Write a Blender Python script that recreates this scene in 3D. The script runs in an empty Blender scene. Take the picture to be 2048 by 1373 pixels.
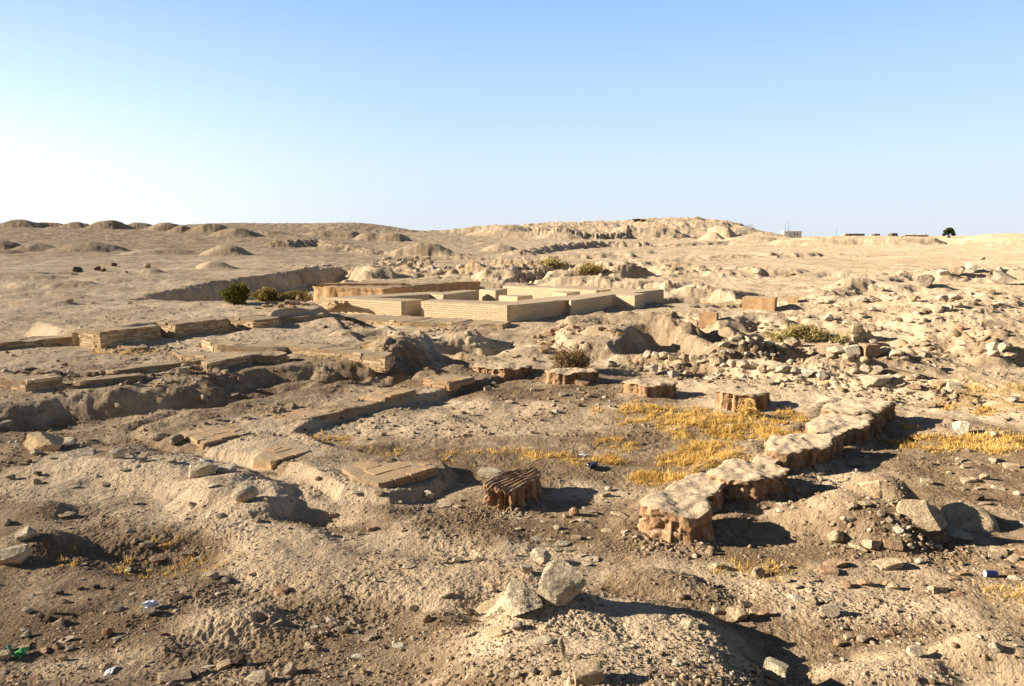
import bpy, bmesh, math, random
import numpy as np
from mathutils import Vector, Matrix, Euler
random.seed(7)
rng = np.random.default_rng(11)
scn = bpy.context.scene
col = scn.collection
CAM_H = 3.0
FPX = 1479.1                 # focal length in pixels of a 2048 px wide picture
PITCH = math.atan((686.5 - 478.0) / FPX)
CP, SP = math.cos(PITCH), math.sin(PITCH)

def ray(px, py):
    a = (px - 1024.0) / FPX
    b = (686.5 - py) / FPX
    return np.array([a, CP + b * SP, -SP + b * CP])

def P(px, py, z=0.0):
    """world x, y where the sight line through a picture point meets the level z"""
    d = ray(px, py)
    t = (z - CAM_H) / d[2]
    return (d[0] * t, d[1] * t)

# ------------------------------------------------------------------ noise
def _perm(seed):
    r = np.random.default_rng(seed)
    p = r.permutation(256)
    return np.concatenate([p, p]).astype(np.int32), r.uniform(0, 2 * math.pi, 256)

_pc = {}
def perlin(x, y, seed=0):
    if seed not in _pc:
        p, a = _perm(seed)
        _pc[seed] = (p, np.cos(a).astype(np.float32), np.sin(a).astype(np.float32))
    p, gx, gy = _pc[seed]
    xi = np.floor(x); yi = np.floor(y)
    xf = (x - xi).astype(np.float32); yf = (y - yi).astype(np.float32)
    xi = xi.astype(np.int64) & 255; yi = yi.astype(np.int64) & 255
    u = xf * xf * xf * (xf * (xf * 6 - 15) + 10)
    v = yf * yf * yf * (yf * (yf * 6 - 15) + 10)
    x1 = (xi + 1) & 255; y1 = (yi + 1) & 255
    def g(ix, iy, dx, dy):
        h = p[(p[ix] + iy) & 255]
        return gx[h] * dx + gy[h] * dy
    n00 = g(xi, yi, xf, yf); n10 = g(x1, yi, xf - 1, yf)
    n01 = g(xi, y1, xf, yf - 1); n11 = g(x1, y1, xf - 1, yf - 1)
    a = n00 + u * (n10 - n00); b = n01 + u * (n11 - n01)
    return (a + v * (b - a)) * 1.5

def fbm(x, y, freq, octaves, seed=0, gain=0.5, ridged=False):
    out = np.zeros(np.shape(x), np.float32); amp = 1.0
    for o in range(octaves):
        n = perlin(x * freq + 17.3 * o, y * freq - 9.1 * o, seed + o)
        if ridged:
            n = 1 - 2 * np.abs(n)
        out += amp * n
        amp *= gain; freq *= 2.03
    return out

def sst(a, b, x):
    t = np.clip((x - a) / (b - a), 0, 1)
    return t * t * (3 - 2 * t)

# ------------------------------------------------------------------ terrain grid: columns by bearing, rows by distance
u_in = np.linspace(-0.80, 0.80, 1560)
az_in = np.arctan(u_in)
az_l = np.linspace(-math.pi, az_in[0], 60)[:-1]
az_r = np.linspace(az_in[-1], math.pi, 60)[1:]
AZ = np.concatenate([az_l, az_in, az_r])
t = np.geomspace(3.4, 900, 60000)
w = 1.0 / t * 118 + 740 * 3.0 / t**2 * 1.55          # rows per metre
cum = np.concatenate([[0], np.cumsum(0.5 * (w[1:] + w[:-1]) * np.diff(t))])
n_r = int(cum[-1])
R = np.interp(np.linspace(0, cum[-1], n_r), cum, t)
R = np.concatenate([[0.05, 0.6, 1.2, 1.8, 2.3, 2.8, 3.1], R, [1100, 1500, 2200, 3500, 6000]])
NA, NR = len(AZ), len(R)
print('terrain grid', NA, NR)

COLS = np.array([-400, 0, 512, 800, 1024, 1536, 2048, 2448], float)
DS = np.array([0.3, 2, 3.2, 4.5, 6, 12, 16, 20, 26, 34, 45, 60, 90, 120, 180, 260, 420, 900, 6000], float)
#                .3   2    3.2  4.5  6  12  16   20   26   34   45   60   90   120  180  260  420  900 6000
ZT = np.array([
    [1.35, 1.15, .62, .14, .06, 0, .05, .05, .12, .25, .85, 1.1, 1.6, 2.8, 6.0, 7.2, 5.0, 4, 3],
    [1.35, 1.15, .62, .14, .06, 0, .05, .05, .12, .25, .85, 1.1, 1.6, 2.8, 6.0, 7.2, 5.0, 4, 3],
    [1.35, 1.15, .62, .14, .04, 0, .05, .05, .12, .20, .65, .95, 1.4, 2.4, 5.2, 7.3, 6.0, 4, 3],
    [1.35, 1.15, .60, .12, .02, 0, .05, .15, .25, .30, .35, .45, .85, 1.6, 3.4, 5.7, 6.0, 4, 3],
    [1.35, 1.15, .60, .10, 0,   0, .08, .20, .32, .35, .40, .55, .80, 1.3, 2.4, 4.4, 6.0, 5, 3],
    [1.35, 1.15, .60, .10, 0,   0, .10, .22, .32, .40, .60, 1.00, 1.35, 1.5, 2.0, 2.7, 4.2, 4, 3],
    [1.35, 1.15, .60, .12, .02, 0, .08, .20, .35, .45, .65, .90, 1.35, 1.7, 2.2, 3.2, 4.6, 4, 3],
    [1.35, 1.15, .60, .12, .02, 0, .08, .20, .35, .45, .65, .90, 1.35, 1.7, 2.2, 3.2, 4.6, 4, 3]], np.float32)

FEATS = []      # (kind, data) applied in order
def mound(px, py, z, rx, ry, h, pw=1.6, rough=0.12, xy=None):
    c = xy or P(px, py, z)
    FEATS.append(('m', c, rx, ry, h, pw, rough))
def far_mound(px, top, D, w_px, zb, pw=1.5, ry=None):
    """a spoil heap D metres away whose top stands at picture row `top`"""
    z = CAM_H + (478.0 - top) / FPX * D
    x = (px - 1024.0) / FPX * D * 1.0
    r = w_px / FPX * D * 0.5
    FEATS.append(('t', (x, D), r, ry or r, z, pw, 0.06))
def trench(pts, z=0.0, rough=0.3):
    ridge(pts, z, rough, .35, 1., -1.)
def ridge(pts, z=0.0, rough=0.25, flat=0.0, asym=1.0, sgn=1.0):
    """pts: (px, py, height, half width); asym scales the half width on the right of the line"""
    q = [(*P(a, b, z if len(r) < 3 else r[2]), h, wd) for a, b, h, wd, *r in pts]
    FEATS.append(('r', q, rough, flat, asym, sgn))
def plateau(poly, h, edge, z=0.0, rough=0.3):
    FEATS.append(('p', [P(a, b, z) for a, b in poly], h, edge, rough))
def rough_zone(px, py, z, rx, ry, amp, freq, kind='r'):
    FEATS.append(('n', P(px, py, z), rx, ry, amp, freq, kind))
# ------------------------------------------------------------------ landforms
# far skyline: spoil heaps on the left
for px, top, w_, D in [(8, 450, 70, 176), (52, 440.5, 100, 172), (112, 446, 84, 178), (165, 445, 72, 176), (228, 441.5, 100, 170), (288, 446, 76, 178),
                       (342, 446.5, 90, 168), (372, 452, 60, 160), (430, 447.5, 96, 160), (478, 456, 110, 140), (548, 463, 90, 152), (650, 463, 100, 155), (700, 462, 90, 155),
                       (742, 466, 70, 150), (790, 466, 80, 150), (838, 462, 50, 240), (868, 461, 54, 250), (905, 459.5, 66, 250),
                       (945, 456, 90, 250), (990, 454, 100, 250)]:
    far_mound(px, top, D, w_, 0)
far_mound(480, 447.5, 240, 300, 0, 1.3, 25)
far_mound(600, 448, 250, 260, 0, 1.3, 25)
far_mound(700, 446.5, 240, 300, 0, 1.4, 25)
# front row of heaps
for px, top, w_, D in [(20, 482, 90, 92), (78, 487, 110, 88), (188, 484, 165, 88), (300, 500, 120, 80), (345, 497, 130, 82), (458, 490, 110, 80), (20, 498, 70, 80),
                       (660, 494, 150, 100), (845, 489, 150, 96), (1000, 488, 90, 110)]:
    far_mound(px, top, D, w_, 0)
# the big hill
for px, top, w_, D, ry in [(1090, 453, 330, 270, 40), (1220, 448, 380, 280, 50), (1345, 440.5, 300, 285, 50), (1400, 445, 240, 280, 40), (1460, 457, 150, 270, 30),
                           (1520, 467, 110, 260, 25), (1010, 452, 160, 230, 20), (1200, 448, 90, 262, 12), (1270, 445, 80, 264, 12),
                           (1300, 458, 170, 235, 12), (1420, 465, 60, 210, 6), (1500, 471, 140, 200, 8),
                           (1060, 464, 110, 215, 7), (1380, 440, 50, 268, 7), (1430, 447, 40, 262, 7), (1120, 466, 120, 205, 8), (1440, 455, 60, 240, 8)]:
    far_mound(px, top, D, w_, 0, 1.5, ry)
# right spoil heaps
for px, top, w_, D in [(1635, 475, 190, 150), (1580, 479, 120, 150), (1740, 472.5, 230, 150), (1820, 474, 130, 150), (2010, 468, 230, 150), (1930, 475, 150, 165), (1690, 476, 120, 170),
                       (2100, 472, 160, 150)]:
    far_mound(px, top, D, w_, 0, 2.3)
for px, D, top, w_ in [(1900, 330, 473, 500), (1660, 340, 475.5, 300), (2100, 330, 472, 300)]:
    far_mound(px, top, D, w_, 0, 1.3, 25)

# ---- middle distance, left: dug edge above the bushes
FEATS.append(('p', [((px - 1024.) / FPX * D, D) for px, D in [(235, 31.5), (330, 36.3), (450, 42.5), (540, 47.5), (610, 53), (690, 58), (725, 52), (685, 43), (645, 38.5), (575, 35.5), (400, 33.4), (290, 31.2)]], -1.05, .75, .25))
plateau([(715, 601), (860, 608), (1015, 614), (1130, 606), (1290, 592), (1200, 583), (1000, 579), (870, 589), (770, 595)], -.32, .3, .5, .1)
ridge([(690, 540, .4, 1.6), (730, 536, .5, 1.6), (770, 540, .3, 1.4)], 0.9)
ridge([(20, 600, .2, 1.3), (100, 598, .25, 1.3), (150, 600, .1, 1.0)], .2)
mound(70, 632, .1, 1.9, .9, .22)
mound(25, 555, .8, 3, 2, .25); mound(100, 570, .6, 3, 1.8, .3); mound(230, 552, .9, 2.5, 1.5, .15)
mound(150, 560, .4, 2.5, 1.6, -.35)
mound(430, 536, .9, 1.6, 1.2, .5); mound(300, 540, 1., 1.2, 1.0, .25)
# trench banks behind the brick building
for px, py, rx, ry, h in [(740, 556, 1.6, 1.2, .7), (690, 572, 1.6, 1.1, .5), (800, 548, 2, 1.4, .5), (860, 520, 4.5, 2, .9), (930, 525, 4, 2, .6), (960, 552, 2.4, 1.4, .9),
                          (1010, 560, 2.0, 1.4, .8), (1060, 548, 2, 1.3, .6), (1040, 535, 2.5, 1.6, .9), (1110, 560, 2, 1.2, .5), (1000, 578, 2.5, 1.0, .5), (1110, 585, 2.2, 1.0, .45),
                          (1170, 570, 2.2, 1.3, .75), (1225, 560, 2.0, 1.3, 1.0), (1290, 575, 2.0, 1.2, .6), (1345, 585, 1.5, 1.0, .8), (1400, 590, 1.4, 1.0, .5),
                          (1170, 525, 4, 1.8, .8), (1260, 520, 4, 1.8, .7), (1330, 535, 3.5, 2, .6), (1440, 530, 3.5, 2, .5), (1560, 528, 4.5, 2.5, .7), (1240, 545, 2.5, 1.5, .6),
                          (1300, 553, 2, 1.2, .4), (1390, 555, 3, 1.6, .5), (1480, 560, 3, 1.6, .45), (1610, 560, 3.5, 1.6, .4)]:
    mound(px, py, .4, rx * 1.3, ry * 1.2, h * .62, 1.9, .4)
trench([(1000, 572, .3, .8), (1060, 562, .6, 1.0), (1120, 548, .7, 1.1), (1180, 540, .6, 1.0)], .4); trench([(1180, 562, .4, .8), (1240, 556, .5, .9), (1270, 548, .3, .8)], .4)
for px, py, rx, ry, h in [(760, 538, 3, 1.2, -.7), (830, 538, 3, 1.2, -.6), (900, 545, 3, 1.3, -.6), (1080, 538, 2.5, 1.4, -.7), (1150, 545, 2.5, 1.3, -.7), (1060, 572, 2, .9, -.4),
                          (1200, 536, 3, 1.4, -.7), (1275, 562, 1.6, .8, -.5), (1350, 520, 3, 1.6, -.6), (1270, 600, 2, 1.2, -.3), (660, 525, 3.5, 1.6, -.7), (720, 560, 1.3, .9, -.5),
                          (780, 565, 2.4, .8, -.5), (880, 555, 3, 1.0, -.5)]:
    mound(px, py, .4, rx, ry, h * .85, 1.3, .3)
ridge([(1040, 515, .6, 2.4), (1120, 508, .9, 2.4), (1200, 505, 1., 2.4), (1285, 505, .9, 2.4)], .6)
ridge([(560, 512, .8, 3), (640, 508, .9, 3), (740, 515, .5, 3)], .6)
ridge([(1340, 500, .5, 3), (1460, 497, .7, 3), (1520, 500, .2, 3)], 1.)
rough_zone(1150, 550, .4, 15, 12, .42, .38); rough_zone(800, 545, .4, 12, 9, .35, .4)
FEATS.append(('n', (38., 262.), 62, 60, 1.0, .06, 'r')); FEATS.append(('n', (38., 262.), 62, 60, .45, .19, 'r'))
for poly, h, e in [([(1070, 212), (1110, 206), (1190, 206), (1245, 212), (1260, 235), (1160, 250), (1080, 240)], 1.5, 1.6)]:
    FEATS.append(('p', [((px - 1024.) / FPX * D, D) for px, D in poly], h, e, .5))
# ---- right of the building: pits, trench walls
mound(1390, 614, .1, 1.9, 1.1, -.7, 3., .2)
mound(1490, 626, .1, 2.0, 1.0, -.5, 3., .2)
ridge([(1430, 600, .3, .8), (1460, 596, .35, .8), (1500, 592, .2, .7)], .4)
mound(1255, 632, .35, 1.5, .8, .22, 1.5, .25); mound(1180, 640, .35, 1.3, .8, .14)
mound(1340, 632, .35, 1.0, .8, -.35, 1.3, .3)
ridge([(1120, 655, .12, .7), (1210, 650, .2, .7), (1300, 652, .22, .7), (1370, 655, .24, .65), (1400, 664, .2, .6)], .45, .3)
mound(1180, 652, .3, 1.0, .5, -.35)
mound(1292, 690, .1, 1.0, .8, -.62, 3., .15); mound(1222, 686, .3, .9, .6, .26, 1.9, .3); mound(1368, 672, .3, .9, .6, .26, 1.9, .3); mound(1450, 664, .35, .8, .5, .25, 1.3, .3)
ridge([(1365, 662, .26, .5), (1400, 676, .30, .5), (1450, 686, .25, .5), (1490, 690, .12, .4)], .5, .25, 0, 1)
ridge([(1440, 658, .3, .7), (1490, 652, .45, .9), (1540, 652, .4, .9), (1570, 665, .2, .7)], .3, .35)
trench([(1345, 655, .25, .5), (1385, 668, .5, .6), (1440, 684, .5, .65), (1500, 684, .4, .6), (1550, 672, .2, .5)], .2)
mound(1600, 690, .3, 1.3, .7, -.3, 1.3)
mound(1690, 672, .3, 1.0, .5, .3)
plateau([(1222, 699), (1265, 690), (1312, 676), (1352, 664), (1390, 651), (1375, 640), (1290, 640), (1200, 645), (1130, 655), (1110, 685), (1160, 700)], .34, .26, .35, .45)
plateau([(790, 742), (868, 742), (886, 716), (922, 700), (968, 692), (940, 682), (860, 688), (790, 700), (740, 720)], .12, .2, .3, .45)
# right hill
mound(1870, 640, .4, 5.5, 4.5, .62, 1.1, .3)
mound(1660, 615, .35, 2.6, 2.0, .35, 1.2, .3)
mound(2000, 625, .4, 4.0, 3.0, .55, 1.2, .3); mound(1940, 690, .3, 2.2, 1.4, .45, 1.3, .35)
mound(2060, 700, .3, 2.5, 1.5, .3, 1.3, .35); mound(1250, 640, .3, 4.5, 1.8, -.08, 2.)
mound(1920, 560, .6, 4, 2.5, .6, 1.2, .3); mound(1760, 580, .5, 4, 2, .4, 1.2, .3); mound(2040, 560, .6, 3, 2.0, .5, 1.2, .3)
mound(1790, 660, .6, 1.5, 1.0, -.25); mound(1890, 600, .8, 1.6, 1.0, -.35); mound(1990, 580, .9, 1.5, .9, -.4)
ridge([(1640, 590, .25, .8), (1720, 572, .3, .9), (1810, 558, .35, .9), (1900, 548, .3, 1.0)], .6)
rough_zone(1850, 620, .5, 9, 9, .13, .55)
# stone wall footings
ridge([(1250, 716, .10, .35), (1300, 722, .22, .42), (1400, 732, .24, .42), (1520, 742, .26, .45), (1650, 752, .16, .36)], .2, .35)
ridge([(1440, 700, .26, .42), (1520, 697, .32, .48), (1590, 698, .26, .42)], .4, .35)
ridge([(1640, 712, .30, .5), (1740, 714, .34, .55), (1800, 716, .28, .5), (1855, 720, .16, .4)], .4, .35)
ridge([(1700, 762, .14, .4), (1780, 768, .26, .48), (1860, 776, .12, .4), (1920, 778, .08, .3)], .2, .35)
ridge([(1980, 705, .2, .45), (2030, 700, .2, .45)], .4, .35)
rough_zone(1530, 735, .15, 4.2, 1.1, .12, 2.4); rough_zone(1650, 705, .3, 4.0, 1.0, .12, 2.4); rough_zone(1800, 770, .1, 2.5, .9, .10, 2.4)

# ---- centre: eroded ground between the building and the column bases
plateau([(690, 640), (660, 668), (760, 678), (900, 678), (1000, 668), (1100, 655), (1150, 640), (1000, 622), (760, 620)], .03, .25, .35)
ridge([(690, 690, .12, .5), (780, 682, .18, .5), (870, 690, .2, .5), (960, 690, .1, .4)], .3, .35)
ridge([(900, 702, .14, .7), (960, 694, .20, .7), (1030, 692, .16, .6), (1090, 700, .14, .6)], .2, .35)
mound(930, 710, .2, .7, .5, -.42, 3., .25)
trench([(660, 770, .12, .4), (760, 762, .28, .5), (850, 742, .28, .5), (890, 728, .2, .4)], .15)
mound(1060, 712, .15, 1.0, .6, .22, 1.3, .3)
ridge([(790, 742, .12, .5), (860, 738, .18, .5), (930, 732, .22, .5), (1000, 738, .12, .45)], .08, .3)
ridge([(790, 728, .06, .4), (840, 720, .16, .45), (880, 717, .1, .4)], .35, .3)
ridge([(505, 788, .05, .4), (580, 775, .12, .5), (660, 765, .13, .5), (740, 760, .10, .5), (800, 762, .04, .4)], .15, .3)
ridge([(430, 802, .1, .5), (560, 790, .12, .5), (700, 782, .1, .4), (830, 762, .12, .3), (930, 752, .1, .3)], .02, .3)
# ---- left terraces
T1 = [(-700, 915), (-300, 868), (0, 832), (90, 821), (190, 808), (300, 800), (420, 787), (470, 777), (505, 770), (560, 760), (640, 755), (740, 752), (830, 742), (850, 704), (790, 686),
      (720, 672), (650, 652), (560, 622), (200, 616), (-200, 640), (-900, 700)]
plateau(T1, .40, .38, .2, .3)
ridge([(-250, 840, .03, .6), (20, 808, .05, .5), (180, 785, .05, .45), (320, 775, .06, .4), (460, 762, .05, .4)], .42, .3)
T2 = [(415, 682), (440, 690), (560, 695), (660, 702), (768, 712), (785, 702), (720, 686), (690, 664), (660, 640), (560, 648), (480, 668)]
plateau(T2, .09, .06, .5, .1)
mound(520, 735, .3, .8, .5, -.25, 1.2)
# the raised platform behind the pilastered wall
T3 = [(152, 690), (205, 700), (322, 690), (482, 668), (640, 645), (700, 628), (640, 618), (420, 636), (230, 660)]
plateau([(172, 660), (212, 660.5), (322, 648), (460, 636), (545, 633), (640, 622), (690, 613), (640, 604), (450, 606), (210, 614), (130, 628), (60, 645), (110, 658)], .37, .22, .80, .05)
# ---- courtyard edges
LEDGE = [(1005, 764), (930, 782), (818, 808), (720, 832), (640, 852), (598, 872), (640, 890), (720, 915), (800, 930), (885, 930), (905, 952), (870, 985), (780, 1010), (680, 1000), (610, 960), (500, 925),
         (330, 890), (270, 868), (330, 850), (430, 830), (560, 800), (700, 775), (830, 752), (930, 752)]
plateau(LEDGE, .13, .10, 0.03, .12)
mound(90, 850, 0, 1.6, 1.0, -.08)
ridge([(250, 860, .06, .3), (330, 838, .13, .35), (450, 826, .1, .3), (520, 822, .05, .3)], 0, .3)
# ---- left foreground bank
ridge([(-200, 905, .11, 1.0), (60, 905, .14, .95), (210, 912, .14, .9), (390, 945, .15, .8), (470, 988, .15, .6), (510, 1010, .12, .42)], .1, .2, .2)
ridge([(440, 990, .06, .6), (560, 1070, .07, .6), (640, 1120, .08, .6), (760, 1145, .07, .6), (900, 1165, .09, .55), (1010, 1150, .08, .5)], .08, .25, .2)
ridge([(540, 960, .05, .5), (700, 1010, .06, .6), (860, 1060, .06, .5), (1010, 1090, .06, .4)], .0, .25)
mound(640, 1040, 0, .65, .35, -.10, 1.2)
mound(60, 1090, .1, .6, .4, .16); mound(60, 1020, .1, .5, .35, .1)
mound(330, 1120, 0, .9, .55, -.12)
mound(450, 1250, .1, .55, .38, .12, 1.4, .3); mound(360, 1300, .1, .5, .3, .06)
mound(522, 1240, .15, .07, .06, -.13, 1.2, .1); mound(335, 1272, .15, .05, .04, -.10, 1.2, .1)
# ---- boulder mound in front
mound(0, 0, 0, 1.38, 1.42, .30, 2.3, .16, xy=(.62, 4.55))
ridge([(1085, 1300, .05, .5, .3), (1080, 1225, .11, .5, .3), (1060, 1165, .05, .4, .25)], .3, .25, .1)
ridge([(930, 1290, .06, .4), (890, 1215, .06, .4)], .2, .25)
mound(1310, 1165, .0, .5, .25, .09); mound(1390, 1190, 0, .35, .25, .06)
# ---- rubble mound on the right
mound(1730, 1045, .05, .90, .74, .33, 1.9, .2); mound(1765, 985, .3, .46, .36, .20, 2.4, .25)
mound(1880, 1320, .1, .7, .3, .13); mound(2040, 1330, .1, .6, .35, .12); mound(1760, 1370, .1, .6, .25, .12)

for pts in [[(1262, 1075), (1330, 1085), (1400, 1092), (1450, 1060), (1500, 1005), (1560, 985), (1600, 955), (1660, 925), (1720, 890), (1790, 838)], [(1260, 1050), (1330, 985), (1420, 930), (1500, 905), (1600, 850), (1660, 805)]]:
    ridge([(a, b_, .05, .22) for a, b_ in pts], 0, .4)
for px, py, r_ in [(1025, 1010, .5), (1000, 745, .75), (1140, 760, .75), (1300, 785, .75), (1484, 812, .65)]:
    mound(px, py, 0, r_, r_ * .8, .05, 2.)
# ------------------------------------------------------------------ evaluate the height field
def base_z(x, y):
    r = np.hypot(x, y); az = np.arctan2(x, y)
    azc = np.clip(az, -0.70, 0.70)
    D = np.clip(r * np.cos(azc), .31, 5900)
    c = 1024 + FPX * np.tan(azc)
    ci = np.clip(np.interp(c, COLS, np.arange(len(COLS))), 0, len(COLS) - 1.001)
    di = np.clip(np.interp(np.log(D), np.log(DS), np.arange(len(DS))), 0, len(DS) - 1.001)
    i0 = ci.astype(int); j0 = di.astype(int); fi = (ci - i0); fj = (di - j0)
    fi = fi * fi * (3 - 2 * fi)
    return ((ZT[i0, j0] * (1 - fj) + ZT[i0, j0 + 1] * fj) * (1 - fi) + (ZT[i0 + 1, j0] * (1 - fj) + ZT[i0 + 1, j0 + 1] * fj) * fi).astype(np.float32)

A2, R2 = np.meshgrid(AZ, R)
X = (R2 * np.sin(A2)).astype(np.float32); Y = (R2 * np.cos(A2)).astype(np.float32)
RR = R2.astype(np.float32)
XF, YF, RF = X.ravel(), Y.ravel(), RR.ravel()
Z = base_z(XF, YF)
n_lo = fbm(XF, YF, .9, 4, 31); n_lo2 = fbm(XF, YF, .9, 4, 57)          # metre-scale noise used to roughen outlines
n_hi = fbm(XF, YF, 3.1, 3, 77)
inside = np.abs(A2.ravel()) < 1.2

def near(c, rad):
    m = (np.abs(XF - c[0]) < rad) & (np.abs(YF - c[1]) < rad)
    return np.nonzero(m)[0]

def poly_sd(px, py, poly):
    """signed distance, positive inside"""
    n = len(poly); d = np.full(px.shape, 1e9, np.float32); ins = np.zeros(px.shape, bool)
    for i in range(n):
        ax, ay = poly[i]; bx, by = poly[(i + 1) % n]
        ex, ey = bx - ax, by - ay
        wx, wy = px - ax, py - ay
        tt = np.clip((wx * ex + wy * ey) / (ex * ex + ey * ey + 1e-12), 0, 1)
        d = np.minimum(d, np.hypot(wx - ex * tt, wy - ey * tt))
        c = ((ay > py) != (by > py)) & (px < (bx - ax) * (py - ay) / (by - ay + 1e-12) + ax)
        ins ^= c
    return np.where(ins, d, -d)

for f in FEATS:
    k = f[0]
    if k in 'mt':
        _, c, rx, ry, h, pw, rough = f
        m = near(c, max(rx, ry) * 1.6)
        s = max(rx, ry)
        q = np.hypot((XF[m] - c[0]) / rx, (YF[m] - c[1]) / ry)
        wob = n_lo[m] if s < 3 else 1.3 * fbm(XF[m], YF[m], 2.2 / s, 4, 5)
        q = q * (1 + rough * wob)
        prof = np.clip(1 - np.abs(q) ** pw, 0, 1)
        prof = prof * prof * (3 - 2 * prof) if k == 'm' else prof * prof * (3 - 2 * prof) * .55 + prof * .45
        if k == 'm':
            Z[m] += h * prof
        else:
            Z[m] = np.maximum(Z[m], Z[m] + (h - Z[m]) * prof)
    elif k == 'r':
        _, q, rough, flat, asym, sgn = f
        best = np.zeros(len(XF), np.float32)
        for (ax, ay, ah, aw), (bx, by, bh, bw) in zip(q[:-1], q[1:]):
            L = math.hypot(bx - ax, by - ay); mx = max(aw, bw) * 1.7
            m = near(((ax + bx) / 2, (ay + by) / 2), L / 2 + mx)
            wx, wy = XF[m] - ax, YF[m] - ay
            ex, ey = bx - ax, by - ay
            tt = np.clip((wx * ex + wy * ey) / (L * L + 1e-9), 0, 1)
            d = np.hypot(wx - ex * tt, wy - ey * tt)
            wd = aw + (bw - aw) * tt; hh = ah + (bh - ah) * tt
            t_ = np.clip((d / wd * (1 + rough * n_lo2[m] * 1.2) - flat) / (1 - flat), 0, 1)
            best[m] = np.maximum(best[m], hh * (1 + .25 * n_lo[m]) * (1 - t_ * t_) ** 1.5)
        Z += best * sgn
    elif k == 'p':
        _, poly, h, edge, rough = f
        pa = np.array(poly); c = (pa.min(0) + pa.max(0)) / 2; rad = (pa.max(0) - pa.min(0)).max() / 2 + 2 * edge + .5
        m = near(c, rad)
        d = poly_sd(XF[m], YF[m], poly) + rough * edge * 1.4 * n_lo[m] + rough * .05 * n_hi[m]
        Z[m] += h * sst(-edge, edge, d)
    elif k == 'n':
        _, c, rx, ry, amp, freq, kind = f
        m = near(c, max(rx, ry))
        q = np.hypot((XF[m] - c[0]) / rx, (YF[m] - c[1]) / ry)
        g = sst(1, .55, q)
        Z[m] += g * amp * (fbm(XF[m], YF[m], freq, 4, 201, .5, True) - .35) * .6
SMOOTH_Z = Z.copy()
# ground roughness, finer near the camera
far1 = sst(25, 110, RF)
amp_far = 1.0 + 2.2 * sst(60, 200, RF)
Z += .055 * fbm(XF, YF, .45, 3, 91) * amp_far * sst(5, 12, RF)
Z += .030 * fbm(XF, YF, 1.3, 3, 101) * (1 - .3 * far1)
m = (RF > 9) & (RF < 110)
crust = sst(.0, .6, fbm(XF[m], YF[m], .33, 3, 161)) * sst(10, 18, RF[m]) * sst(70, 40, RF[m]) * (.25 + .75 * sst(-.32, -.05, XF[m] / YF[m]))
Z[m] += .050 * crust * (fbm(XF[m], YF[m], 1.1, 5, 171, .52, True) - .3)
Z[m] += .017 * sst(9, 20, RF[m]) * sst(110, 50, RF[m]) * (.35 + crust) * (fbm(XF[m], YF[m], 2.6, 4, 181, .6))
patch = sst(-.25, .55, fbm(XF, YF, .8, 3, 141))
m = RF < 80
clod = fbm(XF[m], YF[m], 11.0, 4, 111, .6, False)
Z[m] += .007 * (0.45 + .8 * patch[m]) * clod * sst(80, 25, RF[m])
m = RF < 18
fine = fbm(XF[m], YF[m], 26.0, 3, 121, .6)
Z[m] += .0045 * (0.5 + .7 * patch[m]) * fine * sst(18, 9, RF[m])
Z2 = Z.reshape(NR, NA)

def z_at(x, y):
    x = np.asarray(x, float); y = np.asarray(y, float)
    a = np.arctan2(x, y); r = np.hypot(x, y)
    i = np.clip(np.interp(a, AZ, np.arange(NA)), 0, NA - 1.001); j = np.clip(np.interp(r, R, np.arange(NR)), 0, NR - 1.001)
    i0 = i.astype(int); j0 = j.astype(int); fi = i - i0; fj = j - j0
    return (Z2[j0, i0] * (1 - fi) + Z2[j0, i0 + 1] * fi) * (1 - fj) + (Z2[j0 + 1, i0] * (1 - fi) + Z2[j0 + 1, i0 + 1] * fi) * fj

def hit(px, py, rmin=3.0):
    """where the sight line through a picture point first meets the ground"""
    d = ray(px, py)
    hr = math.hypot(d[0], d[1]); a = math.atan2(d[0], d[1])
    i = float(np.interp(a, AZ, np.arange(NA))); i0 = min(int(i), NA - 2); fi = i - i0
    zc = Z2[:, i0] * (1 - fi) + Z2[:, i0 + 1] * fi
    zr = CAM_H + R * d[2] / hr
    k = np.nonzero((zr <= zc) & (R > rmin))[0]
    if not len(k):
        return None
    k = k[0]
    g0 = zr[k - 1] - zc[k - 1]; g1 = zc[k] - zr[k]
    r = R[k - 1] + (R[k] - R[k - 1]) * g0 / (g0 + g1 + 1e-9)
    return Vector((r * math.sin(a), r * math.cos(a), CAM_H + r * d[2] / hr))

def mpp(p):
    """metres per picture pixel at a point"""
    return (p[1] * CP - (p[2] - CAM_H) * SP) / FPX
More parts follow.
